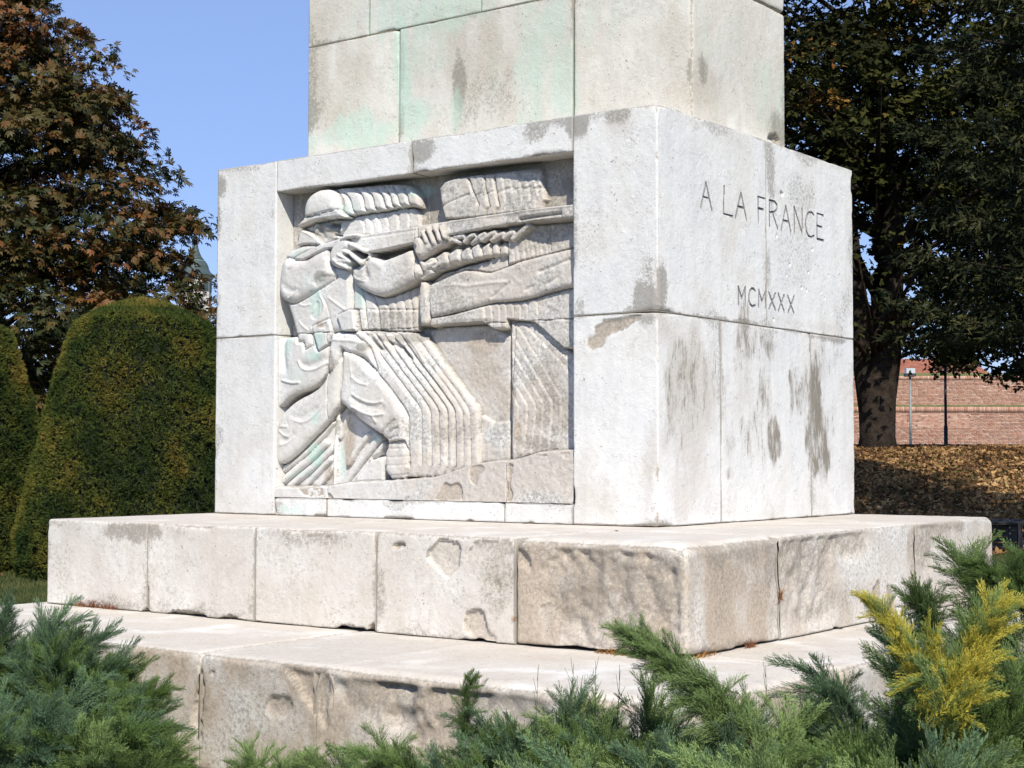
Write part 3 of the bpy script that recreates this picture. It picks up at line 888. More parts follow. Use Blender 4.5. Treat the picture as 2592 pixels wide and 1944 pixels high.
for i in range(4):
    blk(xsl[i], xsl[i + 1], SY0, .12, ZP, ZS, VS, floor=(.34, .46, 0), chip=.03, chip_th=.57, bigr=slabr, r0=.004)
blk(xsl[4], SX1, SY0, ysr[1], ZP, ZS, {'-y': .010, '+x': .010, '+z': .02, '-x': .04, '+y': .04}, floor=(1.0, .58, 0), r0=.022, chip=.02, bigr=slabr, rough_all=.004)
for i in (1, 2):
    blk(-.5, SX1, ysr[i], ysr[i + 1], ZP, ZS, {'+x': .011, '+z': .02, '-y': .04, '+y': .04}, floor=(.72, .54, 0), chip=.03, bigr=slabr, rough_all=.004)
blk(-.5, xsl[4], .12, ysr[1], ZP, ZS, {'+z': .05})
blk(SX0, -PW + .3, .12, SY1, ZP, ZS, {'-x': .03, '+z': .03, '+y': .04})
blk(-PW + .3, -.5, PD - .3, SY1, ZP, ZS, {'+z': .05, '+y': .03})

# plinth stones
def plr(P):
    e = (1 - sstep(.0, .12, ZP - P[:, 2]))
    near = sstep(-2.0, 0.5, P[:, 0]) * np.exp(-(((P[:, 1] - PY0) / 1.6) ** 2))
    return e * (.012 + .055 * near * (.3 + 1.4 * fbm(P * 3.5, 3, 78)))
xpl = [PX0, hit(430 * D2, 1500 * D2, *PLF)[0], hit(722 * D2, 1500 * D2, *PLF)[0], -.30, PX1]
for i in range(4):
    blk(xpl[i], xpl[i + 1], PY0, PY0 + 1.3, 0.0, ZP, {'-y': .011, '+z': .02, '+x': .025, '-x': .03}, floor=(1.0, .60, 0), chip=.012, chip_th=.60, bigr=plr, r0=.005, rough_all=.003)
for (a, b) in ((PY0 + 1.3, .35), (.35, PY1)):
    blk(PX1 - 1.2, PX1, a, b, 0, ZP, {'+x': .025, '+z': .02, '-y': .04}, floor=(1.0, .60, 0), chip=.03, bigr=plr)
    blk(PX0, PX0 + 1.2, a, b, 0, ZP, {'-x': .04, '+z': .04})
blk(PX0 + 1.2, PX1 - 1.2, PY1 - .9, PY1, 0, ZP, {'+y': .05, '+z': .05})

# ------------------------------------------------------------------ the relief
RX0, RX1, RZ0, RZ1 = xl + .002, xr - .002, zbt + .002, zlin - .002
ST = .0048
gx = np.arange(RX0, RX1 + ST, ST); gz = np.arange(RZ0, RZ1 + ST, ST)
GX, GZ = np.meshgrid(gx, gz); GX = GX.astype(np.float32); GZ = GZ.astype(np.float32)
BASE = -.125
HF = np.full(GX.shape, BASE, dtype=np.float32); LAB = np.zeros(GX.shape, dtype=int)
NAMES = {0: ('relief_ground', None)}
ORG = {'A': (690, 450), 'B': (1060, 380), 'C': (690, 700), 'D': (1060, 600), 'E': (690, 960), 'F': (1060, 880)}

def fdep(h):
    return h - .045 * sstep(.045, .12, -h)

def cv(cr, pts, h):
    h = float(fdep(h))
    ox, oy = ORG[cr]; out = []
    for x, y in pts:
        if x >= 1970 and cr in 'BDF': x += 260
        p = hit(ox + x * .19286, oy + y * .19286, 1, -h); out.append((float(p[0]), float(p[2])))
    return out

def new_label(nm):
    i = len(NAMES); NAMES[i] = (nm, None); return i

def sub(poly, m=.03):
    u = [p[0] for p in poly]; v = [p[1] for p in poly]
    i0 = max(0, int((min(v) - m - RZ0) / ST)); i1 = min(GX.shape[0], int((max(v) + m - RZ0) / ST) + 2)
    j0 = max(0, int((min(u) - m - RX0) / ST)); j1 = min(GX.shape[1], int((max(u) + m - RX0) / ST) + 2)
    return slice(i0, i1), slice(j0, j1)

def shape(cr, pts, ht, hb=None, r=.02, name=None, smooth=1, slope=None, lab=None):
    """a carved form: rises from hb at its outline to ht over the distance r; slope=(du,dv) tilts it"""
    if hb is None: hb = ht - .02
    poly = chaikin(cv(cr, pts, (ht + hb) / 2), smooth)
    s = sub(poly)
    X, Z = GX[s], GZ[s]
    if X.size == 0: return None
    d = poly_dist(X, Z, poly)
    t = np.clip(d / r, 0, 1)
    h = hb + (ht - hb) * np.sqrt(1 - (1 - t) ** 2)
    if slope:
        cx = sum(p[0] for p in poly) / len(poly); cz = sum(p[1] for p in poly) / len(poly)
        h = h + slope[0] * (X - cx) + slope[1] * (Z - cz)
    k = d > 0
    if (name or lab is not None) and ht > -.062:
        HF[s] = HF[s] - .010 * np.exp(-((d + .004) / .0045) ** 2)
    HF[s] = np.where(k, h, HF[s])
    if name or lab is not None:
        l = new_label(name) if lab is None else lab
        LAB[s] = np.where(k, l, LAB[s]); return l

def tube2(cr, pts, rad, h, name=None, lab=None, over=True, k=.85):
    """a rounded cord; rad in crop pixels"""
    P = chaikin(cv(cr, pts, h), 1, False)
    r = rad * .19286 * .00215
    s = sub(P, r + .02)
    d = line_dist(GX[s], GZ[s], P)
    m = d < r
    hh = h + np.sqrt(np.maximum(r * r - d * d, 0)) * k - r * k * .3
    m &= hh > HF[s] - (.05 if over else 0)
    HF[s] = np.where(m, np.maximum(hh, HF[s]) if not over else hh, HF[s])
    if name or lab is not None:
        l = new_label(name) if lab is None else lab
        LAB[s] = np.where(m, l, LAB[s]); return l

def stroke(cr, pts, amp, w=.008, h=-.03):
    P = chaikin(cv(cr, pts, h), 2, False)
    s = sub(P, w * 4)
    d = line_dist(GX[s], GZ[s], P)
    HF[s] = HF[s] + amp * np.exp(-(d / w) ** 2)

# background plates
shape('A', [(175, -100), (240, -100), (230, 1100), (175, 1100)], -.105, -.12, .01, smooth=0)
# second company, at the right: helmets and heads (back to front)
eds = [((670, 510), (770, 720)), ((850, 480), (920, 740)), ((980, 450), (1045, 740)), ((1110, 440), (1150, 720)), ((1210, 400), (1265, 710)), ((1320, 400), (1370, 680)), ((1420, 390), (1475, 670)), ((1530, 385), (1580, 610)), ((1600, 375), (1660, 650))]
for k in range(8, -1, -1):
    (tx, ty), (bx, by) = eds[k]
    ht = -.050 - .0045 * k
    top = 345 - 110 * (tx - 640) / 960
    pts = [(275, 500), (350, 415), (480, 368), (640, 340), (tx - 40, top), (tx + 5, top + 10), (tx + 12, ty), (bx + 5, by), (bx - 30, by + 40), (bx - 60, 900), (350, 900), (310, 740)]
    if k == 0: pts = [(275, 500), (350, 415), (480, 368), (630, 350), (660, 420), (690, 510), (780, 720), (760, 800), (700, 900), (350, 900), (310, 740)]
    shape('B', pts, ht, ht - .010, .016, 'helmet' if k < 1 else 'helmet_outline', smooth=0)
stroke('B', [(320, 740), (450, 670), (670, 580)], -.008, .006, -.06)
for k, (a, b) in enumerate(eds[1:]):
    stroke('B', [(a[0] - 60, a[1] + 120), (a[0] + 20, a[1] + 90)], -.004, .006, -.07)
shape('B', [(0, 1000), (400, 950), (1900, 760), (2060, 700), (2060, 2600), (1200, 2600), (1200, 2250), (0, 2280)], -.084, -.09, .01, smooth=0)
# coats of the second company between rifle and sleeve
fe = [(1220, 1270), (1290, 1330), (1375, 1410), (1430, 1480), (1490, 1540), (1560, 1590), (1610, 1640), (1680, 1710), (1740, 1775)]
for k in range(len(fe) - 1, -1, -1):
    t, b = fe[k]
    shape('B', [(1180, 900), (t, 900), (t, 1140), (b, 1480), (1180, 1500)], -.066 - .0028 * k, -.073 - .0028 * k, .012, 'coat_fold', smooth=0)
# scalloped coats under the sleeve
fe = [880, 970, 1075, 1165, 1260, 1350, 1440, 1570]
for k in range(len(fe) - 1, -1, -1):
    x = fe[k]; x0 = 500
    tp = 930 - 80 * k / 7
    shape('D', [(x0, 900), (x - 60, tp - 60), (x - 20, tp - 30), (x, tp + 30), (x + 8, 1200), (x0, 1230)], -.066 - .0022 * k, -.075 - .0022 * k, .014, 'coat_fold', smooth=0)
shape('D', [(150, 1040), (320, 1030), (500, 1000), (860, 900), (880, 1080), (850, 1150), (150, 1180)], -.062, -.075, .02, smooth=0)
# great sleeve of the second company
l = shape('D', [(120, 640), (300, 560), (500, 470), (640, 430), (900, 480), (1020, 440), (1400, 290), (2030, 80), (2030, 600), (1740, 700), (1420, 815), (1160, 850), (960, 858), (860, 888), (500, 985), (320, 1030), (130, 1060)], -.058, -.072, .03, 'sleeve', slope=(-.01, .0))
for st, am in ([[(640, 640), (900, 600), (1130, 590)], .004], [[(940, 790), (1100, 650), (1160, 600)], -.006], [[(1380, 690), (1470, 640)], -.005], [[(1560, 450), (1750, 380), (1950, 290)], -.006], [[(300, 650), (420, 620), (600, 640)], .004], [[(1640, 620), (1800, 520)], -.004], [[(240, 860), (320, 850)], .004]):
    stroke('D', st, am, .010, -.05)
# second company legs
se = [((1330, 770), (1270, 1400), (1240, 600)), ((1445, 760), (1385, 1400), (1240, 430)), ((1550, 750), (1490, 1400), (1240, 255)), ((1655, 740), (1600, 1380), (1240, 50)), ((1768, 720), (1720, 1350), (1250, -170)),
      ((1888, 655), (1850, 1330), (1310, -290)), ((2000, 600), (1985, 1310), (1400, -310)), ((2110, 560), (2100, 1300), (1490, -330)), ((2210, 500), (2200, 1290), (1570, -330))]
for k in range(len(se) - 1, -1, -1):
    kn, bt, tp = se[k]
    pts = [(1225, tp[1] - 40), tp, (kn[0] - 25, kn[1] - 45), (kn[0], kn[1]), (kn[0] - 2, kn[1] + 50), (bt[0] + 30, bt[1] - 250), bt, (1225, 1500)]
    shape('F', pts, -.070 - .0040 * k, -.081 - .0040 * k, .014, 'trouser_leg', smooth=0)
# thin grooves on the worn stone between the companies
for st in ([(850, 60), (1000, 260), (1120, 450)], [(950, 30), (1020, 110)], [(1080, 300), (1190, 340), (1215, 400)]):
    stroke('F', st, .007, .006, -.11); stroke('F', [(x - 22, y + 8) for x, y in st], -.006, .006, -.11)
shape('D', [(100, 1180), (1235, 1120), (1225, 1900), (1225, 2880), (800, 2300), (760, 2200), (500, 1830), (200, 1400)], -.108, -.12, .03, smooth=1)
shape('F', [(800, 840), (1000, 980), (1215, 960), (1215, 1500), (780, 1520)], -.098, -.11, .02, smooth=0)

# first company: heads, torsos, legs in echo
ng = [(1225, 580, 720), (1335, 590, 710), (1438, 575, 690), (1538, 540, 670), (1668, 470, 660), (1806, 440, 640), (1950, 470, 610)]
for k in range(len(ng) - 1, -1, -1):
    x, ty, by = ng[k]
    shape('A', [(860, 420), (x - 90, 400), (x - 45, ty - 40), (x - 12, ty + 10), (x, ty + 70), (x + 5, by + 60), (860, 900)], -.074 - .0035 * k, -.086 - .0035 * k, .020, 'face', smooth=0)
he = [[(800, 150), (900, 165), (970, 215), (1025, 290), (1047, 370), (1052, 430), (1112, 492)],
      [(950, 130), (1060, 140), (1150, 190), (1195, 270), (1210, 350), (1215, 405), (1252, 462)],
      [(1120, 115), (1210, 130), (1280, 190), (1325, 270), (1340, 340), (1348, 400), (1402, 442)],
      [(1240, 105), (1330, 115), (1410, 180), (1455, 260), (1475, 330), (1480, 375), (1532, 427)],
      [(1360, 92), (1440, 105), (1510, 160), (1550, 240), (1565, 310), (1572, 360), (1622, 407)],
      [(1480, 82), (1560, 95), (1625, 160), (1660, 240), (1675, 300), (1682, 340), (1732, 392)],
      [(1600, 78), (1680, 90), (1750, 150), (1790, 230), (1800, 290), (1808, 330), (1862, 377)],
      [(1720, 82), (1800, 100), (1880, 160), (1935, 240), (1955, 320), (1957, 360), (1957, 402)]]
for k in range(7, -1, -1):
    e = he[k]; ht = -.044 - .0042 * k
    lx = 700 if k == 0 else he[k - 1][0][0] - 60
    bl = (880, 505) if k == 0 else (he[k - 1][-1][0] - 60, he[k - 1][-1][1] - 5)
    shape('A', [(lx, e[0][1] + 15)] + e + [bl, (lx, 420)], ht, ht - .024, .030, 'helmet_outline', smooth=1)
te = [[(1120, 60), (1190, 200), (1205, 300), (1215, 440), (1252, 730)], [(1240, 200), (1330, 280), (1375, 400), (1385, 440), (1408, 720)], [(1400, 250), (1490, 300), (1525, 400), (1535, 440), (1552, 720)],
      [(1540, 210), (1610, 270), (1632, 380), (1638, 440), (1648, 720)], [(1650, 170), (1710, 220), (1740, 350), (1748, 440), (1766, 720)], [(1750, 90), (1810, 140), (1832, 330), (1838, 440), (1852, 720)], [(1840, 30), (1905, 80), (1915, 300), (1918, 440), (1922, 720)], [(1940, 40), (2020, 70), (2042, 200), (2060, 440), (2066, 640)]]
for k in range(7, -1, -1):
    e = te[k]; ht = -.052 - .0050 * k
    shape('C', [(1000, 0), (e[0][0], 0)] + e + [(1000, 760)], ht, ht - .014, .020, 'torso_outline', smooth=0)
    x = e[-2][0]
    stroke('C', [(x - 120, 432), (x - 10, 436)], -.005, .005, ht)
shape('C', [(1925, 60), (2000, 50), (2045, 130), (2055, 330), (2060, 620), (1990, 650), (1930, 620)], -.045, -.07, .03, 'cartridge_case', smooth=1)

# leg echoes
kn = [(25, 840), (150, 850), (255, 830), (370, 830), (470, 840), (590, 860), (685, 860), (800, 815)]
for k in range(7, -1, -1):
    x, y = kn[k]; ht = -.028 - .0070 * k
    pts = [(x - 1050, -235), (x - 740, -215 + 6 * k), (x - 640, -60), (x - 470, 190), (x - 230, 500), (x - 90, 690), (x - 18, y - 45), (x, y + 25), (x + 4, 1100), (x + 8, 1700), (x - 300, 1700), (x - 300, 900), (x - 900, 0)]
    shape('F', pts, ht, ht - .017, .030, 'trouser_leg', smooth=1)
for st in ([(-700, -120), (-640, -200), (-560, -210)], [(-520, -190), (-420, -100), (-330, -80)], [(-300, -130), (-200, -60), (-120, 60)], [(-420, -60), (-330, 60)], [(-160, -140), (-40, 0), (60, 180)]):
    stroke('F', st, .008, .010, -.06)
for st in ([(-360, -70), (-250, 0)], [(-560, -100), (-480, 20)], [(-200, 0), (-100, 150)], [(-600, -150), (-560, -60), (-440, 40)]):
    stroke('F', st, -.014, .014, -.06)
# coat tails hanging behind the legs
shape('E', [(60, 900), (400, 700), (830, 330), (1000, 350), (1300, 620), (1500, 780), (1500, 1400), (60, 1420)], -.088, -.11, .02, 'coat_tail', smooth=0)
cl = len(NAMES) - 1
for P, r in (([(130, 1190), (330, 1050), (560, 850), (780, 560)], 60), ([(130, 1340), (350, 1150), (480, 1060), (700, 830)], 60), ([(230, 1400), (400, 1250), (560, 1130), (790, 900)], 55), ([(420, 1400), (560, 1250), (760, 1050)], 45), ([(600, 1400), (720, 1290), (800, 1150)], 34),
             ([(815, 1400), (825, 1000), (850, 600), (870, 420)], 34), ([(940, 1400), (1060, 1200), (1240, 960), (1400, 780)], 62), ([(1060, 1370), (1250, 1130), (1460, 860)], 50), ([(1000, 1100), (1100, 920), (1260, 730)], 46), ([(890, 760), (960, 560), (990, 470)], 34)):
    tube2('E', P, r * 1.1, -.080, lab=cl, over=False, k=.55)
shape('E', [(1090, 1330), (1300, 1050), (1470, 1000), (1480, 1340), (1090, 1360)], -.070, -.085, .02, smooth=0)
stroke('E', [(1300, 1040), (1380, 1005), (1470, 1020)], -.012, .012, -.07)
# coat skirt at the hip
shape('C', [(20, 800), (165, 800), (300, 785), (500, 760), (745, 740), (735, 1000), (725, 1180), (690, 1320), (600, 1420), (480, 1490), (330, 1530), (200, 1600), (110, 1700), (20, 1780)], -.032, -.058, .05, 'coat_skirt')
stroke('C', [(160, 820), (150, 1000), (170, 1200)], -.020, .03, -.05)
# rear leg
shape('E', [(740, -250), (725, -60), (640, 90), (500, 185), (380, 240), (260, 320), (130, 450), (85, 560), (60, 650), (40, 850), (60, 1110), (130, 1112), (300, 985), (480, 805), (660, 625), (800, 440), (870, 330), (885, 200), (905, 60), (918, -150), (930, -300)], -.026, -.060, .060, 'trouser_leg')
# front leg
shape('E', [(905, -420), (1000, -400), (1120, -340), (1210, -260), (1330, -140), (1460, 10), (1600, 190), (1715, 345), (1782, 460), (1797, 600), (1785, 760), (1800, 900), (1808, 1300), (1480, 1320), (1474, 1000), (1495, 860), (1508, 800), (1420, 725), (1260, 625), (1100, 505), (980, 385), (890, 305), (868, 200), (895, 60), (905, -150)], -.010, -.058, .060, 'trouser_leg')
shape('E', [(1480, 850), (1640, 800), (1790, 800), (1806, 1300), (1480, 1320)], -.028, -.06, .05, 'gaiter')
for y in (900, 1010, 1120, 1250):
    stroke('E', [(1480, y + 10), (1620, y + 15), (1800, y - 5)], -.004, .006, -.03)
# jacket skirt gathered at the front hip
shape('C', [(780, 730), (1060, 725), (1110, 790), (1250, 880), (1300, 960), (1340, 1080), (1400, 1260), (1330, 1190), (1230, 1080), (1120, 1030), (930, 980), (905, 940), (880, 1100), (790, 1240), (730, 1270), (735, 1000), (770, 850)], -.018, -.055, .035, 'jacket_hem')
stroke('C', [(800, 830), (1000, 840), (1150, 850), (1250, 900)], .006, .01, -.02)
stroke('C', [(910, 960), (900, 1200), (880, 1560)], -.010, .012, -.02)
stroke('C', [(730, 880), (728, 1270)], -.008, .01, -.03)
# folds
for cr, P, am in (('E', [(280, 540), (370, 570), (470, 540), (600, 420), (690, 290)], .006), ('E', [(85, 620), (180, 622)], .007), ('E', [(80, 680), (140, 740), (190, 750)], .007), ('E', [(90, 862), (170, 850), (270, 760)], .007),
                  ('E', [(1050, -30), (1130, 50), (1250, 75)], .006), ('E', [(1060, 200), (1200, 290), (1350, 320), (1450, 290)], .008), ('E', [(1040, 360), (1200, 440), (1330, 480), (1470, 460)], .010), ('E', [(1370, 420), (1430, 360)], .006), ('E', [(1320, 480), (1360, 560)], .006),
                  ('E', [(1600, 540), (1480, 640), (1410, 730)], -.014), ('E', [(1640, 640), (1540, 690), (1500, 780)], -.014), ('E', [(1640, 745), (1540, 785)], -.012), ('E', [(1640, 790), (1770, 790)], .005),
                  ('C', [(320, 1110), (350, 1190), (420, 1230), (560, 1220), (720, 1100)], .010), ('C', [(110, 1360), (230, 1400), (330, 1390)], .011), ('C', [(1010, 960), (1030, 1200), (1060, 1380)], .003)):
    stroke(cr, P, am, .010 if am < 0 else .008, -.02)
for cr, P, am, w in (('E', [(1060, 250), (1250, 370), (1450, 380)], -.008, .02), ('E', [(1050, 430), (1250, 560), (1330, 590)], -.008, .02), ('E', [(250, 480), (380, 510), (550, 380)], -.006, .02), ('C', [(380, 1160), (480, 1180), (640, 1080)], -.012, .025), ('E', [(120, 800), (200, 800), (260, 720)], -.008, .02)):
    stroke(cr, P, am, w, -.02)
# jacket
shape('C', [(195, 345), (330, 300), (600, 60), (820, -120), (1040, -200), (1048, 200), (1046, 430), (1100, 722), (790, 732), (780, 860), (720, 895), (600, 978), (570, 930), (545, 800), (515, 760), (548, 900), (430, 970), (412, 870), (370, 868), (342, 868), (330, 800), (290, 650), (240, 480)], -.030, -.062, .045, 'jacket', smooth=0)
stroke('C', [(590, 180), (650, 290), (690, 420), (600, 600)], .006, .008, -.03)
stroke('C', [(740, 280), (850, 370), (940, 430)], .006, .008, -.03)
stroke('C', [(1000, 20), (1010, 250), (1000, 430)], -.006, .012, -.03)
for P, a in (([(350, 590), (390, 650), (460, 700)], .005), ([(350, 360), (420, 390), (490, 365)], .005), ([(590, 190), (700, 330), (760, 560)], -.004)):
    stroke('C', P, a, .007, -.03)
shape('C', [(515, 655), (735, 555), (768, 640), (780, 730), (720, 895), (600, 975), (548, 790)], -.020, -.034, .014, 'jacket_flap', smooth=0)
shape('C', [(840, 505), (1000, 430), (1062, 437), (1100, 715), (916, 722)], -.004, -.026, .012, 'cartridge_pouch', smooth=0)
stroke('C', [(1062, 437), (1100, 715)], -.01, .006, -.01)
# losses on the jacket
for P in ([(560, 320), (610, 320), (615, 400), (600, 560), (520, 570), (488, 500), (545, 450)], [(600, 650), (715, 580), (715, 680), (640, 690)]):
    pl = chaikin(cv('C', P, -.03), 1); s = sub(pl); d = poly_dist(GX[s], GZ[s], pl); HF[s] = HF[s] - .007 * sstep(0, .006, d)
# head
shape('A', [(330, 760), (380, 690), (430, 600), (520, 560), (860, 520), (872, 600), (885, 670), (862, 712), (868, 735), (848, 760), (852, 790), (800, 840), (650, 900), (400, 930), (330, 900)], -.062, -.080, .03, 'head', smooth=1)
for P, a, w in (([(735, 560), (800, 552), (858, 575)], .010, .010), ([(745, 610), (800, 632), (840, 608)], -.026, .013), ([(760, 640), (800, 655), (840, 630)], .006, .005), ([(800, 560), (835, 590)], .006, .006), ([(868, 600), (886, 660), (866, 695)], .018, .009), ([(690, 700), (760, 720), (800, 700)], -.006, .014), ([(780, 742), (850, 748)], -.012, .006), ([(790, 720), (850, 722)], .006, .006),
                ([(660, 620), (690, 660)], .008, .02), ([(600, 650), (640, 780)], -.008, .02), ([(520, 600), (545, 590), (580, 620), (575, 680), (545, 720)], .012, .007), ([(545, 620), (560, 660), (545, 690)], .008, .006), ([(530, 640), (535, 700)], -.01, .005), ([(500, 590), (500, 740)], -.008, .012), ([(760, 790), (800, 770), (830, 790)], .008, .008)):
    stroke('A', P, a, w, -.045)
# collar
shape('A', [(378, 690), (400, 685), (480, 718), (560, 765), (610, 815), (655, 870), (620, 905), (500, 960), (390, 980), (375, 900), (330, 905), (350, 780)], -.018, -.045, .016, 'collar', smooth=0)
stroke('A', [(390, 695), (480, 735), (565, 785), (640, 862)], .010, .008, -.02)
# shoulder
shape('A', [(165, 1060), (215, 960), (330, 925), (420, 880), (650, 880), (660, 950), (450, 1080), (300, 1110), (150, 1150)], -.024, -.06, .04, 'shoulder')
# helmet
shape('A', [(413, 540), (408, 430), (422, 340), (468, 250), (545, 185), (640, 145), (740, 145), (812, 185), (862, 255), (883, 335), (884, 430), (820, 520), (600, 560), (430, 590)], .014, -.036, .085, 'helmet')
hl = len(NAMES) - 1
shape('A', [(320, 640), (410, 540), (415, 520), (600, 480), (780, 440), (870, 420), (890, 440), (965, 512), (930, 522), (820, 522), (680, 535), (560, 560), (470, 590), (335, 658)], .000, -.030, .020, lab=hl, smooth=0)
stroke('A', [(420, 500), (600, 478), (780, 445), (860, 425)], .008, .006, .0)
stroke('A', [(420, 520), (600, 500), (780, 465), (870, 445)], -.004, .005, .0)
stroke('A', [(400, 560), (560, 525), (760, 490), (900, 490)], -.006, .012, .0)
# rifle: stock, body, barrel
rl = shape('A', [(270, 1065), (440, 970), (650, 865), (840, 808), (900, 790), (1110, 765), (1500, 690), (1870, 640), (2040, 600), (2300, 560), (2300, 740), (2030, 830), (1830, 868), (1500, 940), (1240, 990), (1180, 960), (1000, 930), (740, 930), (600, 990), (400, 1092), (300, 1095)], -.010, -.032, .010, 'rifle', smooth=0)
shape('B', [(0, 985), (460, 915), (930, 850), (1500, 760), (2060, 680), (2060, 868), (1420, 952), (850, 1040), (360, 1135), (100, 1180), (0, 1200)], -.014, -.045, .014, lab=rl, smooth=0)
stroke('B', [(420, 930), (900, 862), (1500, 775), (2050, 694)], .006, .008, -.02)
stroke('B', [(1330, 912), (1500, 880), (1860, 832)], -.024, .010, -.02)
stroke('B', [(880, 900), (1300, 870)], -.004, .02, -.02)
stroke('A', [(1180, 790), (1500, 745), (1860, 690)], -.004, .008, -.01)
# echo of gripping hands and sleeves to the right
for i, (P, r) in enumerate((([(1440, 985), (1360, 1060), (1235, 1165)], 46), ([(1240, 1085), (1180, 1100), (1120, 1150)], 44), ([(1110, 1100), (1040, 1120), (960, 1190)], 42), ([(1000, 1080), (930, 1110), (830, 1180)], 44), ([(870, 1100), (800, 1130), (700, 1230)], 42), ([(730, 1110), (670, 1130), (600, 1200)], 40), ([(590, 1130), (500, 1140), (400, 1180)], 40), ([(520, 1210), (420, 1170), (330, 1250)], 36))):
    tube2('B', P, r, -.050 + .002 * i, 'finger', over=True)
se2 = [((190, 262), (245, 350)), ((350, 192), (400, 370)), ((520, 150), (560, 345)), ((665, 130), (715, 310)), ((800, 82), (840, 275)), ((950, 72), (965, 250)), ((1045, 70), (1070, 235)), ((1155, 72), (1195, 232))]
for k in range(7, -1, -1):
    (tx, ty), (bx, by) = se2[k]; ht = -.030 - .0050 * k
    shape('D', [(0, 330), (40, 330), (tx - 110, ty + 60), (tx - 20, ty), (tx + 8, ty + 4), (bx, by - 30), (bx - 20, by + 10), (bx - 130, by + 30), (200, 470), (40, 570), (0, 560)], ht, ht - .020, .020, 'cuff', smooth=0)
for P in ([(60, 540), (250, 420), (380, 360), (600, 320)], [(100, 570), (300, 520), (420, 400)], [(420, 370), (620, 330), (840, 290)]):
    stroke('D', P, -.010, .012, -.05)
# front arm (reaching to the fore-end)
shape('A', [(1045, 1190), (1130, 1165), (1200, 1085), (1290, 1030), (1380, 1060), (1450, 1085), (1650, 1010), (1845, 925), (1885, 1080), (1985, 1240), (1905, 1335), (1700, 1450), (1500, 1545), (1400, 1562), (1250, 1510), (1110, 1430), (1052, 1330)], -.004, -.046, .055, 'sleeve')
for P, a, w in (([(1060, 1290), (1130, 1340), (1235, 1362)], .008, .007), ([(1640, 1370), (1740, 1290), (1812, 1185)], .005, .006), ([(1240, 1060), (1220, 1200), (1260, 1300)], -.012, .02), ([(1290, 1030), (1400, 1140)], .006, .02), ([(1700, 1040), (1500, 1160)], -.005, .03)):
    stroke('A', P, a, w, -.02)
shape('A', [(1840, 925), (1900, 1060), (1985, 1240), (2074, 1180), (2130, 1100), (2000, 1130), (1900, 1000)], -.02, -.035, .012, smooth=0)
# trigger guard
tube2('A', [(1170, 1085), (1205, 1070), (1255, 1050), (1275, 1000), (1220, 985)], 16, -.02, lab=rl)
# rear arm
shape('A', [(178, 1050), (125, 1110), (95, 1280), (82, 1460), (120, 1600), (250, 1655), (345, 1622), (560, 1492), (790, 1345), (825, 1285), (800, 1205), (768, 1150), (738, 1040), (742, 925), (600, 985), (430, 1088), (330, 1085), (240, 1060)], .002, -.044, .060, 'sleeve')
for P, a, w in (([(200, 1592), (260, 1560), (330, 1485)], .006, .006), ([(150, 1400), (230, 1480), (340, 1490)], -.006, .02), ([(240, 1180), (300, 1110), (390, 1100)], .006, .012), ([(200, 1100), (190, 1250)], .004, .02), ([(560, 1370), (640, 1290), (790, 1290)], -.006, .012), ([(575, 1400), (700, 1340), (800, 1300)], -.012, .022)):
    stroke('A', P, a, w, -.01)
# right hand on the grip
hd = shape('A', [(830, 850), (880, 795), (950, 785), (1040, 845), (1090, 900), (1060, 960), (1000, 965), (950, 1000), (1010, 1060), (1025, 1165), (960, 1195), (870, 1185), (800, 1168), (762, 1120), (740, 1030), (765, 940)], .014, -.020, .04, 'hand')
for P, r in (([(900, 800), (970, 770), (1040, 758), (1115, 752)], 30), ([(1010, 870), (1090, 905), (1140, 930), (1195, 958)], 38), ([(940, 960), (1010, 990), (1080, 1055), (1150, 1110)], 40), ([(860, 1010), (930, 1070), (1000, 1100)], 36), ([(800, 1080), (870, 1130), (970, 1180)], 36)):
    tube2('A', P, r, .012, lab=hd, over=False, k=1.0)
for P in ([(930, 940), (1000, 950), (1080, 1010)], [(880, 1050), (960, 1080)], [(850, 1110), (930, 1130)], [(1010, 1010), (1030, 1090)]):
    stroke('A', P, -.010, .007, .01)
# left hand under the fore-end
hd = shape('B', [(-85, 1250), (-50, 1170), (50, 1140), (180, 1190), (320, 1190), (365, 1130), (345, 1250), (200, 1335), (60, 1445), (5, 1440), (-45, 1370)], .006, -.04, .04, 'hand')
for P, r in (([(45, 1080), (70, 1130), (100, 1200)], 38), ([(110, 1035), (150, 1110), (195, 1210)], 42), ([(200, 1010), (240, 1080), (270, 1170)], 42), ([(285, 1010), (310, 1070), (335, 1140)], 36), ([(-20, 1200), (10, 1250), (0, 1330)], 60)):
    tube2('B', P, r, .008, lab=hd, over=False, k=1.0)
for P in ([(75, 1060), (110, 1140)], [(160, 1040), (215, 1150)], [(255, 1030), (290, 1120)]):
    stroke('B', P, -.010, .006, .01)
# ledge the soldiers stand on
def ledge():
    global HF, LAB
    E_ = [(-80, 1400), (400, 1396), (700, 1386), (1000, 1335), (1500, 1312), (1900, 1280)]
    F_ = [(156, 1690), (330, 1640), (700, 1510), (1000, 1465), (1220, 1457), (1400, 1405), (1560, 1350), (2060, 1300)]
    P = cv('E', E_, -.01) + cv('F', F_, -.01)
    u = np.array([p[0] for p in P]); v = np.array([p[1] for p in P])
    ln = np.interp(GX, u, v)
    t = ln - GZ
    k = t > 0
    h = -.004 - .10 * (1 - sstep(0, .012, t))
    m = k & (h > HF - .02)
    HF = np.where(k, np.maximum(h, np.minimum(HF, -.004)), HF)
    LAB = np.where(k & (t > .004), lid, LAB)
lid = new_label('ledge')
ledge()
for P, dp in (([(1660, 1350), (1700, 1230), (1730, 1340), (1300, 1800)], 0),):
    pass
g2 = lambda x, y: (680 + x * .3617, 780 + y * .3617)
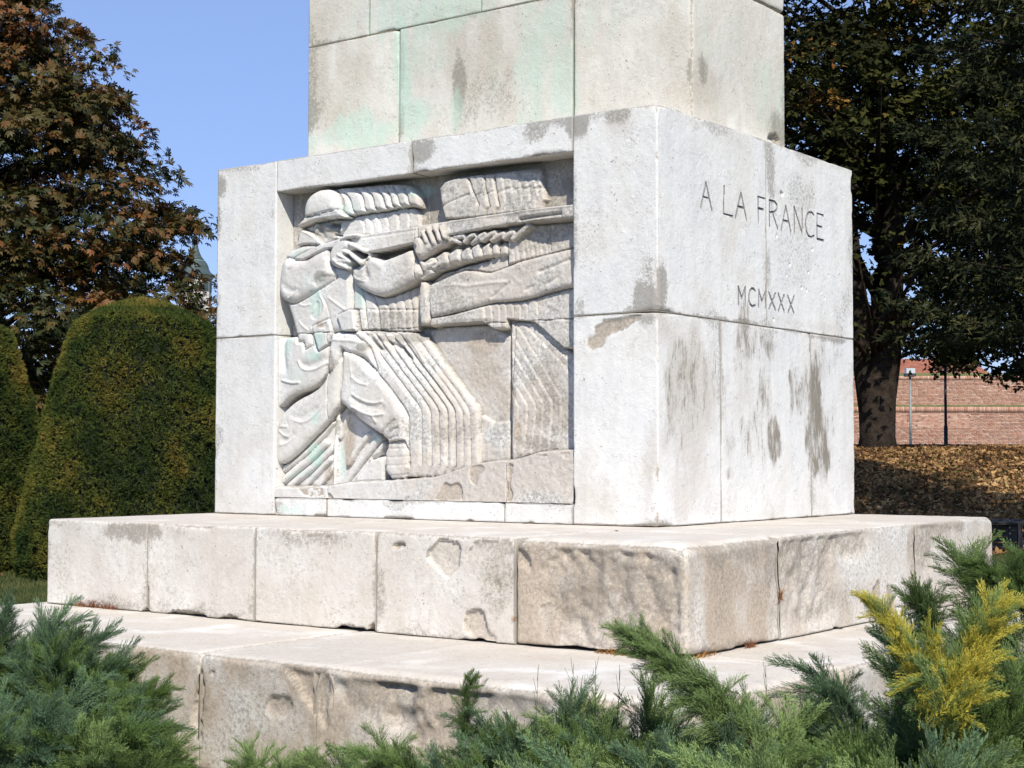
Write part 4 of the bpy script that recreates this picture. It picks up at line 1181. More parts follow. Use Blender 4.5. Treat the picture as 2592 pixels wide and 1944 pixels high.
for P, dp in (([(1140, 1350), (1180, 1310), (1200, 1250), (1230, 1220), (1270, 1230), (1320, 1215), (1350, 1235), (1358, 1290), (1350, 1350)], .012), ([(1410, 1100), (1510, 1095), (1505, 1160), (1470, 1180), (1450, 1250), (1410, 1230), (1400, 1160)], .007),
              ([(1665, 1080), (1720, 1095), (1700, 1150), (1690, 1240), (1715, 1310), (1700, 1355), (1660, 1355)], .012), ([(200, 1260), (300, 1245), (390, 1260), (390, 1320), (300, 1330), (220, 1300)], .006), ([(410, 1285), (440, 1300), (465, 1340), (410, 1335)], .012), ([(2040, 1010), (2110, 1005), (2115, 1060), (2060, 1050)], .006), ([(1880, 1030), (1930, 1020), (1960, 1035), (1900, 1045)], .006)):
    pl = [(float(hit(*g2(*p), 1, .004)[0]), float(hit(*g2(*p), 1, .004)[2])) for p in P]
    pl = chaikin(pl, 1)
    s = sub(pl); d = poly_dist(GX[s], GZ[s], pl) + (fbm(np.stack([GX[s].ravel() * 30, GZ[s].ravel() * 30, GX[s].ravel() * 0], -1), 2, 4).reshape(GX[s].shape) - .5) * .015
    HF[s] = HF[s] - dp * sstep(0, .006, d)
# soften, weather, joints
def blur(A):
    B = np.pad(A, 1, mode='edge')
    return (B[:-2, 1:-1] + B[2:, 1:-1] + B[1:-1, :-2] + B[1:-1, 2:] + 4 * A) / 8
HF = fdep(HF)
HF = blur(HF)
P3 = np.stack([GX.ravel(), np.zeros(GX.size), GZ.ravel()], -1)
wn_ = (fbm(P3 * 40, 3, 91).reshape(GX.shape) - .5); wn2 = (fbm(P3 * 9, 3, 92).reshape(GX.shape) - .5)
rightness = sstep(RX0 + .7, RX0 + 1.4, GX)
HF = HF + wn_ * (.0025 + .0035 * rightness) + wn2 * (.003 + .006 * rightness)
JZ = ZJ; JL = []
xj_up = hit(1066, 700, 1, .08)[0]; xj_lo1 = hit(838, 1100, 1, .07)[0]; xj_lo2 = hit(1297, 1000, 1, .09)[0]
led1 = hit(828, 1245, 1, 0)[0]; led2 = hit(1280, 1200, 1, 0)[0]
isled = LAB == lid
dj = np.abs(GZ - JZ - .002 * np.sin(GX * 40))
HF = HF - .014 * np.clip(1 - dj / .0042, 0, 1)
up = GZ > JZ
for x, c in ((xj_up, up & ~isled), (xj_lo1, ~up & ~isled), (xj_lo2, ~up & ~isled), (led1, isled), (led2, isled)):
    d = np.abs(GX - x - .002 * np.sin(GZ * 35))
    HF = HF - np.where(c, .014 * np.clip(1 - d / .0045, 0, 1), 0)
# keep the rim free of the frame, no coplanar faces
HF = np.minimum(HF, .022)
# stains of the relief, and shade painted on face and lintel recess
RC = np.zeros((GX.size, 4), dtype=np.float32)
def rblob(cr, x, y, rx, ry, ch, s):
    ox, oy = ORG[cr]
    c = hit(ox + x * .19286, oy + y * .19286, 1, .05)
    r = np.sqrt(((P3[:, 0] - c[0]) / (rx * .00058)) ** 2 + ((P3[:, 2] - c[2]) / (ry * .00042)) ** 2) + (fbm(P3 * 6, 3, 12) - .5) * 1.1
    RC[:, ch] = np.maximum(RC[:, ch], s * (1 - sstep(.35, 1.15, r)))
for a in (('A', 560, 640, 90, 140, .5), ('A', 400, 1000, 200, 120, .6), ('A', 600, 400, 400, 300, .5), ('A', 1000, 400, 250, 160, .75), ('C', 600, 350, 140, 260, 1.2), ('C', 620, 850, 130, 200, 1.3), ('C', 560, 1050, 160, 130, 1.25), ('C', 200, 900, 120, 300, .9), ('C', 300, 1300, 250, 200, .6), ('E', 600, 500, 150, 180, 1.1),
          ('E', 500, 1000, 120, 220, 1.2), ('E', 350, 1250, 250, 150, .9), ('C', 1130, 280, 110, 220, 1.0), ('E', 1300, 780, 100, 80, 1.0), ('A', 1100, 1150, 100, 120, .7), ('A', 1800, 150, 200, 120, .8), ('C', 1100, 900, 260, 150, .5), ('A', 620, 1350, 200, 200, .55), ('E', 830, 1100, 50, 300, .8)):
    rblob(*a[:5], 1, a[5])
for a in (('B', 700, 700, 900, 500, .45), ('B', 1500, 1100, 700, 700, .5), ('D', 900, 700, 1200, 600, .45), ('D', 700, 1400, 560, 330, .95), ('F', 700, 300, 500, 500, .85), ('F', 1050, 600, 300, 500, .8), ('F', 1600, 700, 500, 900, .72), ('F', 1250, 1080, 60, 200, 1.0), ('E', 930, 900, 110, 500, 1.0), ('E', 680, 1250, 120, 150, .8),
          ('C', 660, 640, 70, 50, 1.2), ('A', 1900, 1400, 260, 260, .4), ('B', 1950, 600, 100, 200, .9), ('A', 250, 800, 90, 300, .7), ('F', 400, 700, 400, 600, .35), ('C', 1500, 900, 300, 200, .5)):
    rblob(*a[:5], 2, a[5])
for a in (('A', 690, 660, 260, 210, 1.5), ('B', 1000, 160, 1400, 200, 2.0), ('A', 900, 60, 1500, 120, 1.6), ('B', 1850, 400, 180, 300, 1.3), ('A', 1990, 250, 120, 330, 1.3), ('A', 260, 300, 110, 330, 1.2), ('B', 200, 500, 200, 200, 1.0), ('C', 1500, 600, 500, 260, .75), ('E', 780, 600, 60, 220, 1.0), ('C', 800, 1100, 110, 300, .85), ('E', 1100, 420, 200, 120, .8), ('C', 1700, 800, 500, 120, .9),  # leading entries paint brim shade on the face, shade and dirt under lintel
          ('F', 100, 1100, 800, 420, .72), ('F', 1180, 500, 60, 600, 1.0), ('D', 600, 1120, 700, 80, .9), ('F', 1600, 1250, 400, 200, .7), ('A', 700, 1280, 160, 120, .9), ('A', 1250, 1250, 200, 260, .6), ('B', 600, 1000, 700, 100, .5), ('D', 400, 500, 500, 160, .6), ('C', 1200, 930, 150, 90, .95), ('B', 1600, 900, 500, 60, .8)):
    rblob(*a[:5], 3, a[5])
fnr = fbm(P3 * 5, 4, 55)
RC[:, 2] = np.maximum(RC[:, 2], (.22 + .42 * rightness.ravel()) * sstep(.25, .6, fnr))
RC[:, 3] = np.maximum(RC[:, 3], (.30 + .28 * rightness.ravel()) * sstep(.7, .3, fnr) + .12)
slopez = np.abs(np.gradient(HF, axis=0)) / ST
# exposed stone in the ledge losses
gxk, gyk = np.gradient(HF)
led_low = (LAB == lid) & (HF < -.0095) & (GZ < np.interp(GX, [RX0, RX1], [zbt + .35, zbt + .35])) & (HF > -.03)
RC[:, 2] = np.maximum(RC[:, 2], led_low.ravel() * .95)
# hollows and deepest ground coloured darker to raise the contrast
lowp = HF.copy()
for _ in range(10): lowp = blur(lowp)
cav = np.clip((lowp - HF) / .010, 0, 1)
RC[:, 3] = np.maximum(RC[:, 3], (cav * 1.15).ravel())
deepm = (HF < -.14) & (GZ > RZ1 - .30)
RC[:, 0] = np.maximum(RC[:, 0], (deepm * .55).ravel())  # recess under the lintel: dirt and painted shade together
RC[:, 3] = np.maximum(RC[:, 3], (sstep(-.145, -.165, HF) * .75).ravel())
REL = None
V = np.stack([GX, -HF, GZ], -1).reshape(-1, 3)
n_, k_ = GX.shape
i_ = np.arange(n_ - 1)[:, None] * k_ + np.arange(k_ - 1)[None]
Fq = np.stack([i_, i_ + 1, i_ + k_ + 1, i_ + k_], -1).reshape(-1, 4)
fl = LAB[:-1, :-1].ravel()
def components(fl, nr, nc):
    """4-connected pieces of equal label; small ones join their neighbour"""
    G = fl.reshape(nr, nc)
    comp = np.full((nr, nc), -1, dtype=int); info = []
    for pas in (0, 1, 2):
        comp[:] = -1; info = []
        Gl = G.tolist(); seen = [[False] * nc for _ in range(nr)]
        for a in range(nr):
            ra = seen[a]
            for b in range(nc):
                if ra[b]: continue
                l = Gl[a][b]; st = [(a, b)]; seen[a][b] = True; cells = []
                while st:
                    y, x = st.pop(); cells.append((y, x))
                    if y and not seen[y - 1][x] and Gl[y - 1][x] == l: seen[y - 1][x] = True; st.append((y - 1, x))
                    if x and not seen[y][x - 1] and Gl[y][x - 1] == l: seen[y][x - 1] = True; st.append((y, x - 1))
                    if y < nr - 1 and not seen[y + 1][x] and Gl[y + 1][x] == l: seen[y + 1][x] = True; st.append((y + 1, x))
                    if x < nc - 1 and not seen[y][x + 1] and Gl[y][x + 1] == l: seen[y][x + 1] = True; st.append((y, x + 1))
                ys = np.array([c[0] for c in cells]); xs = np.array([c[1] for c in cells])
                if pas < 2 and len(cells) < 420:
                    y0, x0 = ys.min(), xs[ys.argmin()]
                    for (yy, xx) in ((y0 - 1, x0), (ys.max() + 1, xs[ys.argmax()]), (ys[xs.argmin()], xs.min() - 1), (ys[xs.argmax()], xs.max() + 1)):
                        if 0 <= yy < nr and 0 <= xx < nc and Gl[yy][xx] != l:
                            G[ys, xs] = Gl[yy][xx]; 
                            break
                comp[ys, xs] = len(info); info.append((l, len(cells)))
    return comp.ravel(), info
comp, info = components(fl.copy(), n_ - 1, k_ - 1)
main0 = max((i for i in range(len(info)) if info[i][0] == 0), key=lambda i: info[i][1])
RELO = None
for ci_ in [main0] + [i for i in range(len(info)) if i != main0]:
    S = Fq[comp == ci_]
    u, inv = np.unique(S, return_inverse=True)
    l = info[ci_][0]
    nm = 'relief_panel' if ci_ == main0 else NAMES[int(l)][0]
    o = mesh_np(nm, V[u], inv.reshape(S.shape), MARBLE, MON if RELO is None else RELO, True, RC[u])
    if RELO is None: RELO = o
print('relief pieces', len(info))

# ------------------------------------------------------------------ dry grass growing in the joints
GRASS_DRY = mat_leaf('dry_grass', [(.2, (.16, .055, .03)), (.5, (.30, .13, .06)), (.8, (.38, .26, .12))], .3, .7, 6)
GRASS_ORG = mat_leaf('dry_orange_grass', [(.2, (.28, .13, .035)), (.5, (.42, .22, .06)), (.8, (.5, .32, .12))], .3, .7, 6)

def blades(n, sx, sy, h, lean, rs, w=.0022, seg=3):
    V = []; F = []; C = []
    for i in range(n):
        bx, by = rs.uniform(-sx, sx), rs.uniform(-sy, sy)
        a = rs.uniform(0, 6.28); hh = h * rs.uniform(.35, 1.0) * (1 - .5 * abs(bx / (sx + 1e-6)) ** 2)
        dx, dy = math.cos(a) * lean * hh, math.sin(a) * lean * hh
        px, py = -math.sin(a + 1.0) * w, math.cos(a + 1.0) * w
        n0 = len(V); t = rs.rand()
        for k in range(seg + 1):
            f = k / seg; ww = (1 - f) * .9 + .08
            x = bx + dx * f * f; y = by + dy * f * f; z = hh * (f - .25 * f * f * lean)
            V += [(x - px * ww, y - py * ww, z), (x + px * ww, y + py * ww, z)]; C += [(t, f, 0, 1)] * 2
        F += [(n0 + 2 * k, n0 + 2 * k + 1, n0 + 2 * k + 3, n0 + 2 * k + 2) for k in range(seg)]
    return np.array(V), np.array(F), np.array(C)

rs = np.random.RandomState(5)
tl = [(c5(290, 645), SLF, 150, .17, .10, .9, GRASS_DRY, 'reddish dry grass tuft at the foot of the slab near its left corner'),
      (c5(210, 632), SLF, 50, .05, .07, .7, GRASS_DRY, 'small reddish grass tuft right at the left corner of the slab'),
      (c6(1130, 905), SLF, 190, .16, .055, 1.2, GRASS_ORG, 'orange dry grass tuft in front of the slab left of its near corner'),
      (c6(1740, 900), SLR, 60, .12, .05, .8, GRASS_ORG, 'low orange grass tuft along the foot of the slab right of its near corner'),
      (c6(1970, 850), SLR, 60, .05, .07, .6, GRASS_DRY, 'dark red tuft at the foot of the slab, furthest right of its tufts'),
      (c6(1600, 925), SLR, 30, .10, .03, .8, GRASS_DRY, 'thin line of red moss just right of the near corner of the slab')]
for (p, pl, n, sx, h, ln, mt, lab_) in tl:
    q = hit(*p, 2, ZP + .002)
    V, F, C = blades(n, sx, .012, h, ln, rs)
    o = mesh_np('grass_tuft', V, F, mt, None, False, C)
    if pl is SLR: o.rotation_euler.z = math.pi / 2; o.location = (SX1 + .015, q[1], ZP)
    else: o.location = (q[0], SY0 - .015, ZP)
    tag(o, lab_, 'grass tuft', 'dry grass tufts on the plinth')
for (p, pl, lab_) in ((c7(318, 640), SLR, 'rusty red grass sprouting from the vertical joint of the slab, on its right side'), (c6(645, 700), SLF, 'tiny orange grass sprout in the vertical joint on the front of the slab')):
    q = hit(*p, *pl)
    V, F, C = blades(50 if pl is SLR else 14, .012, .008, .11 if pl is SLR else .05, .9, rs)
    V[:, 2] = V[:, 2] * rs.choice([-.6, 1, 1, .7], len(V) // 8).repeat(8)[:len(V)] + 0
    o = mesh_np('grass_sprout', V, F, GRASS_DRY if pl is SLR else GRASS_ORG, None, False, C)
    o.location = (q[0] + (.004 if pl is SLR else 0), q[1] - (.004 if pl is SLF else 0), q[2])
    if pl is SLR: o.rotation_euler.z = math.pi / 2
    tag(o, lab_, 'grass sprout')

# ------------------------------------------------------------------ junipers
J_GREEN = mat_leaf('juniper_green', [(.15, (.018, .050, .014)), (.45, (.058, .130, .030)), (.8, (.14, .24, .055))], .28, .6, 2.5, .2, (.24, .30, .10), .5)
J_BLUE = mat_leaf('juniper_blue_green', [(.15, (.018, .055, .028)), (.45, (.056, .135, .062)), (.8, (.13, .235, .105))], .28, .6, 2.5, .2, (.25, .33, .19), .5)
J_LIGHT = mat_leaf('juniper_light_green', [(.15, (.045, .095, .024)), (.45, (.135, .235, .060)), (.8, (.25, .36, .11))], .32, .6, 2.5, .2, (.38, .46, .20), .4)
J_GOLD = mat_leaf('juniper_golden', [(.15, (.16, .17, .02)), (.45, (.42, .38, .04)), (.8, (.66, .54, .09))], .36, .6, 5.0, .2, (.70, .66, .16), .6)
TWIG = mat_plain('brown_twig', (.05, .028, .018), (.10, .06, .04), 20, .9)

def frond_mesh(seed, L=.42, n2=34, spread=1.0, name='juniper_frond'):
    """a feathery juniper plume along +x"""
    r = np.random.RandomState(seed)
    V = []; F = []; C = []; bend = (r.uniform(-.25, .25), r.uniform(-.05, .22))
    def sliver(p, d, ln, w, side, t0, t1, tone):
        n0 = len(V)
        m = p + d * ln * .45
        V.extend([p, m + side * w, p + d * ln, m - side * w])
        C.extend([(tone, t0, 0, 1), (tone, (t0 + t1) / 2, 0, 1), (tone, t1, 0, 1), (tone, (t0 + t1) / 2, 0, 1)])
        F.append((n0, n0 + 1, n0 + 2, n0 + 3))
    def axis(t):
        return np.array([L * (t - .04 * t * t), bend[0] * L * t * t + .02 * L * math.sin(5 * t + seed), L * (.10 * math.sin(2.2 * t) - bend[1] * t * t)])
    for i in range(n2):
        t = .04 + .96 * (i / (n2 - 1)) ** .9
        p = axis(t); tdir = axis(min(t + .02, 1.02)) - axis(t - .02); tdir /= np.linalg.norm(tdir)
        az = (i % 2) * math.pi + r.normal(0, .75)
        side = np.array([0, math.cos(az), math.sin(az)])
        an = r.uniform(.45, .75) * (1 - .45 * t) * spread
        d = tdir * math.cos(an) + side * math.sin(an)
        l2 = (.15 * (1 - t) ** .7 + .035) * r.uniform(.75, 1.2) * L / .42 * (min(1, t * 3 + .35))
        n3 = max(4, int(l2 / .0062))
        tone2 = r.rand()
        cur = p.copy(); dd = d.copy()
        for j in range(n3):
            f = j / n3
            dd = dd + tdir * .03 + np.array([0, 0, .012]); dd /= np.linalg.norm(dd)
            cur = cur + dd * (l2 / n3)
            for sgn in (-1, 1):
                a3 = r.uniform(0, 6.28)
                perp = np.cross(dd, [math.cos(a3), math.sin(a3), .3]); perp /= np.linalg.norm(perp) + 1e-6
                a = r.uniform(.45, .8) * (1 - .4 * f)
                d3 = dd * math.cos(a) + perp * math.sin(a)
                ln = r.uniform(.014, .030) * (1 - .45 * f)
                sd_ = np.cross(d3, r.normal(size=3)); sd_ /= np.linalg.norm(sd_) + 1e-6
                tp = max(0.0, (t - .3) * .5 + f * .4) 
                sliver(cur, d3, ln, r.uniform(.0011, .0019), sd_, tp * .4, min(1, tp + .2), .25 * tone2 + .75 * r.rand())
        sd_ = np.cross(d, r.normal(size=3)); sd_ /= np.linalg.norm(sd_)
        sliver(p, d, l2 * .8, .0012, sd_, 0, 0, .0)
    V = np.array(V); F = np.array(F); C = np.array(C)
    if seed % 4 != 3:
        parts_ = [(V, F, C)]; n_ = len(V)
        for q_, (sg_, t0_, k_) in enumerate(((1, .12, .74), (-1, .26, .68), (1, .45, .5))):
            an_ = sg_ * r.uniform(.42, .70); ro_ = r.uniform(-1.2, 1.2)
            ca, sa = math.cos(an_), math.sin(an_); cr, sr = math.cos(ro_), math.sin(ro_)
            Rz = np.array([[ca, -sa, 0], [sa, ca, 0], [0, 0, 1]]); Rx = np.array([[1, 0, 0], [0, cr, -sr], [0, sr, cr]])
            U = (V * k_) @ (Rx @ Rz).T + axis(t0_)
            parts_.append((U, F + n_ * (q_ + 1), C))
        V = np.concatenate([p[0] for p in parts_]); F = np.concatenate([p[1] for p in parts_]); C = np.concatenate([p[2] for p in parts_])
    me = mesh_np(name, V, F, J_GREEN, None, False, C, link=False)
    return me
FR_ = [frond_mesh(i, .42, 44, 1.05 if i < 4 else 1.35) for i in range(8)]

FRM = {}
for m_ in (J_GREEN, J_BLUE, J_LIGHT, J_GOLD):
    L_ = []
    for me_ in FR_:
        c_ = me_.copy(); c_.materials.clear(); c_.materials.append(m_); L_.append(c_)
    FRM[m_.name] = L_
def place_frond(par, p, d, size, mat, rr, roll=None):
    me = FRM[mat.name][rr.randint(len(FR_)) if mat is not J_GOLD else 3 + 4 * rr.randint(2)]
    o = bpy.data.objects.new('branch', me); COL.objects.link(o)
    o.parent = par
    d = np.array(d); d = d / np.linalg.norm(d)
    up = np.array([0, 0, 1.0]) + rr.normal(0, .25, 3)
    y = np.cross(up, d); y /= np.linalg.norm(y); z = np.cross(d, y)
    s_ = size / .42
    M = Matrix(((d[0] * s_, y[0] * s_, z[0] * s_, p[0]), (d[1] * s_, y[1] * s_, z[1] * s_, p[1]), (d[2] * s_, y[2] * s_, z[2] * s_, p[2]), (0, 0, 0, 1)))
    o.matrix_local = M
    return o

def juniper(base, rad, h, label, seed, mats, nb=26, gold=(), density=1.0, size=.40, flat=1.0):
    """arching plumes from one root; mats = weighted list; gold = extra plumes (start, end, material) in world space"""
    rr = np.random.RandomState(seed)
    root = empty('juniper_shrub', tuple(base), label, 'juniper', 'juniper shrubs planted round the monument')
    stems = []
    cnt = 0
    for i in range(nb):
        az = 2 * math.pi * (i * .618 + rr.uniform(-.05, .05))
        el = math.radians(rr.choice([14, 26, 38, 52, 68]) + rr.uniform(-6, 6))
        k = rr.uniform(.8, 1.08)
        ex, ez = rad * math.cos(el) ** .8 * k, h * (math.sin(el) ** .9) * k
        P = []
        for j in range(6):
            f = j / 5
            P.append(np.array([math.cos(az) * ex * f, math.sin(az) * ex * f, ez * (1 - (1 - f) ** 1.5) * 1.0]))
        P = np.array(P); stems.append((P * .62, np.linspace(.008, .003, 6)))
        m = mats[rr.randint(len(mats))]
        Lb = np.linalg.norm(P[-1])
        nf = max(4, int(Lb / .085 * density))
        for q_ in range(nf):
            f = .36 + .64 * (q_ + rr.rand() * .6) / nf
            f = min(f, 1.0)
            a = f * 5; i0 = min(int(a), 4); p = P[i0] * (1 - (a - i0)) + P[i0 + 1] * (a - i0)
            tg = P[min(i0 + 1, 5)] - P[i0]; tg = tg / (np.linalg.norm(tg) + 1e-6)
            d = tg * 1.0 + np.array([math.cos(az + 1.57), math.sin(az + 1.57), 0]) * rr.normal(0, .42) + np.array([0, 0, rr.uniform(-.22, .22)])
            sz = size * rr.uniform(.75, 1.15) * (1.0 if f < .9 else 1.1)
            p = p - d / np.linalg.norm(d) * sz * .35
            p[2] = max(p[2], .02)
            place_frond(root, p, d, sz, m if rr.rand() < .8 else mats[rr.randint(len(mats))], rr); cnt += 1
            if cnt > (245 if len(gold) < 5 else 110): break
    b = np.array(base)
    for (s0, s1, m, n, sz) in gold:
        s0 = np.array(s0) - b; s1 = np.array(s1) - b
        ax = s1 - s0; Lb = np.linalg.norm(ax); ax = ax / Lb
        bend = np.array([0, 0, .06 * Lb])
        for q_ in range(n):
            f = q_ / max(1, n - 1)
            p = s0 + (s1 - s0) * f + bend * math.sin(f * 3.1)
            w = (1 - f) * .75 + .16
            d = ax + rr.normal(0, 1, 3) * w * .75
            ss = sz * (1.05 - .45 * f) * rr.uniform(.65, 1.25)
            p = p - d / np.linalg.norm(d) * ss * (.95 if f > .9 else .5)
            if cnt < 296:
                place_frond(root, p, d, ss, J_LIGHT if (m is J_GOLD and rr.rand() < .10) else m, rr); cnt += 1
        stems.append((np.array([s0, s0 + (s1 - s0) * .2 + bend * .4, s0 + (s1 - s0) * .4 + bend * .7]), np.array([.004, .003, .0015])))
    tubes('stem', stems, TWIG, root, 5)
    return root

GB = [J_GREEN, J_BLUE]
def gp(px, dist): return on_ground(px, dist)
def wp(px, py, dist):
    f2 = dist / (ray(px, py) @ FWD); return CAM + ray(px, py) * f2
# left group, standing before the plinth
juniper(gp(10, 7.2), .60, .74, 'dark green juniper at the left edge, tallest of the group left of the plinth', 21, [J_BLUE, J_GREEN, J_BLUE], 42, size=.27, gold=[(wp(0, 1700, 7.1), wp(22, 1515, 7.1), J_BLUE, 16, .26)])
juniper(gp(200, 6.9), .38, .60, 'bushy green juniper that shades the left end of the plinth front', 22, [J_GREEN, J_GREEN, J_BLUE], 40, size=.25, gold=[(wp(230, 1760, 6.9), wp(330, 1680, 6.9), J_GREEN, 14, .22), (wp(150, 1700, 6.9), wp(205, 1600, 6.9), J_GREEN, 14, .22)])
juniper(gp(300, 6.6), .28, .50, 'small round juniper touching the plinth, right end of the left hand group', 35, [J_GREEN, J_GREEN, J_BLUE], 38, size=.22, gold=[(wp(330, 1800, 6.6), wp(432, 1745, 6.6), J_GREEN, 14, .2)])
juniper(gp(40, 6.0), .62, .58, 'blue green juniper in the lower left corner of the view', 23, [J_BLUE, J_BLUE, J_GREEN], 44, size=.27)
juniper(gp(260, 5.9), .36, .40, 'low green juniper spreading along the bottom edge, right of the lower left corner', 24, [J_GREEN, J_GREEN, J_LIGHT], 40, size=.25)
juniper(gp(1020, 5.0), .40, .44, 'low light green juniper at the bottom edge, left of the upright dark shoot', 38, [J_LIGHT, J_GREEN, J_GREEN], 38, size=.22)
juniper(gp(640, 5.6), .46, .38, 'low light green juniper before the plinth, left of its slanting cracks', 36, [J_LIGHT, J_LIGHT, J_GREEN], 40, size=.20)
juniper(gp(880, 5.35), .42, .42, 'low green juniper before the plinth, right of its slanting cracks', 25, [J_GREEN, J_LIGHT, J_LIGHT], 40, size=.21)
juniper(gp(1800, 4.55), .46, .62, 'light green juniper behind the arching plume, before the plinth corner', 39, [J_LIGHT, J_GREEN, J_LIGHT], 40, size=.23)
juniper(gp(2240, 4.35), .50, .70, 'light green juniper under the golden plumes, left part', 40, [J_LIGHT, J_LIGHT, J_GREEN], 40, size=.24)
juniper(gp(2560, 4.9), .50, .86, 'green juniper behind the golden plumes at the right edge', 42, [J_LIGHT, J_GREEN, J_BLUE], 40, size=.25)
juniper(gp(1250, 4.6), .42, .50, 'soft blue green juniper at the bottom edge below the slab corner', 43, [J_BLUE, J_LIGHT, J_GREEN], 40, size=.22)
juniper(gp(1080, 4.4), .46, .42, 'light green juniper at the bottom edge below the upright dark shoot', 44, [J_LIGHT, J_GREEN, J_BLUE], 42, size=.22)
juniper(gp(1450, 4.15), .46, .50, 'blue green juniper at the bottom edge, below the thin bare stems', 45, [J_BLUE, J_LIGHT, J_LIGHT], 42, size=.24)
juniper(gp(760, 5.0), .42, .30, 'lowest juniper at the bottom edge before the cracked plinth stone', 46, [J_GREEN, J_LIGHT, J_LIGHT], 40, size=.20)
juniper(gp(1720, 3.7), .44, .50, 'pale juniper at the bottom edge under the arching plume', 47, [J_LIGHT, J_LIGHT, J_BLUE], 40, size=.25)
juniper(gp(1570, 4.7), .36, .70, 'blue green juniper left of the base of the arching plume', 48, [J_BLUE, J_GREEN, J_LIGHT], 46, size=.22)
juniper(gp(1400, 4.9), .36, .64, 'green juniper just left of the forked bare stem', 49, [J_GREEN, J_LIGHT, J_BLUE], 46, size=.22)
juniper(gp(1170, 4.85), .46, .58, 'juniper with one upright dark shoot standing before the plinth', 26, [J_GREEN, J_LIGHT, J_GREEN], 40, size=.22, gold=[(wp(1165, 1900, 4.85), wp(1195, 1700, 4.85), J_GREEN, 18, .13)])
juniper(gp(1480, 4.75), .52, .70, 'blue green juniper with thin bare shoots before the near corner of the plinth', 27, [J_BLUE, J_BLUE, J_LIGHT], 42, size=.24)
juniper(gp(1850, 4.15), .55, .70, 'large light green juniper with a long plume arching up to the left', 28, [J_LIGHT, J_LIGHT, J_BLUE], 36, size=.27,
        gold=[(wp(1900, 1900, 4.3), wp(1535, 1590, 4.6), J_LIGHT, 64, .22), (wp(1950, 1950, 4.2), wp(1720, 1680, 4.5), J_LIGHT, 40, .22)])
juniper(gp(1985, 5.2), .32, .66, 'dark green juniper bush against the shaded right side of the plinth', 29, [J_GREEN, J_GREEN, J_GREEN], 38, size=.20)
juniper(gp(2330, 4.7), .58, .86, 'golden tipped juniper with bright yellow plumes on the right', 30, [J_GREEN, J_BLUE, J_LIGHT], 16, size=.27,
        gold=[(wp(2390, 1790, 4.1), wp(2178, 1505, 4.3), J_GOLD, 60, .18), (wp(2400, 1780, 4.1), wp(2345, 1590, 4.2), J_GOLD, 26, .15), (wp(2420, 1800, 4.0), wp(2535, 1515, 4.1), J_GOLD, 64, .22), (wp(2400, 1800, 4.0), wp(2470, 1560, 4.1), J_GOLD, 20, .18), (wp(2370, 1620, 4.8), wp(2245, 1440, 4.8), J_GREEN, 26, .20), (wp(2420, 1700, 4.4), wp(2470, 1490, 4.4), J_LIGHT, 22, .18), (wp(2350, 1820, 4.4), wp(2140, 1725, 4.4), J_GOLD, 22, .16)])
juniper(gp(2170, 3.9), .60, .70, 'pale green juniper filling the bottom edge right of the middle', 31, [J_LIGHT, J_LIGHT, J_BLUE], 42, size=.27)
juniper(gp(2480, 4.0), .60, .84, 'feathery light juniper in the lower right corner below the golden plumes', 32, [J_LIGHT, J_LIGHT, J_GREEN], 42, size=.28)
juniper(gp(2660, 5.6), .62, 1.08, 'tall dark green juniper at the right edge beside the end of the slab', 33, [J_GREEN, J_GREEN, J_BLUE], 40, size=.28, gold=[(wp(2600, 1560, 5.4), wp(2450, 1425, 5.4), J_GREEN, 26, .22), (wp(2600, 1520, 5.4), wp(2560, 1368, 5.4), J_GREEN, 18, .22)])
juniper(gp(1380, 4.5), .46, .56, 'dense low green juniper at the bottom edge, just right of the upright dark shoot', 37, [J_GREEN, J_LIGHT, J_BLUE], 40, size=.24)
juniper(gp(1640, 4.1), .50, .64, 'low blue green juniper at the bottom edge left of the pale one', 34, [J_BLUE, J_BLUE, J_LIGHT], 40, size=.25)
# thin bare grass stems rising out of the junipers
GST = mat_plain('green_stem', (.06, .10, .04), (.10, .14, .06), 20, .8)
for (x0, y0, x1, y1, lab_) in ((1350, 1790, 1362, 1690, 'leftmost thin bare stem above the juniper row'), (1500, 1760, 1508, 1672, 'thin forked stem in front of the plinth top'), (1555, 1760, 1570, 1695, 'thin stem right of the forked one'), (1937, 1760, 1938, 1685, 'thin dark stem above the dark juniper bush'), (1440, 1730, 1452, 1680, 'short thin stem between the bare stems')):
    a = wp(x0, y0 + 120, 4.8); b = wp(x1, y1, 4.8)
    lst = [(np.array([a, (a + b) / 2 + np.array([.004, 0, 0]), b]), np.array([.0016, .0012, .0007]))]
    for k in range(3):
        f = .55 + .15 * k; p = a + (b - a) * f; q = p + np.array([rs.uniform(-.02, .02), rs.uniform(-.02, .02), .05])
        lst.append((np.array([p, q]), np.array([.001, .0006])))
    tag(tubes('weed_stem', lst, GST, None, 4), lab_, 'weed', 'thin weed stems among the junipers')

# ------------------------------------------------------------------ clipped yews
YEW = mat_leaf('clipped_yew', [(.20, (.018, .034, .009)), (.40, (.048, .072, .016)), (.56, (.115, .12, .022)), (.74, (.19, .14, .032)), (.92, (.32, .19, .06))], .15, .75, 1.3, .12, None, 0)
YEW_HULL = mat_plain('yew_inside', (.006, .010, .004), (.012, .018, .007), 12, .95)

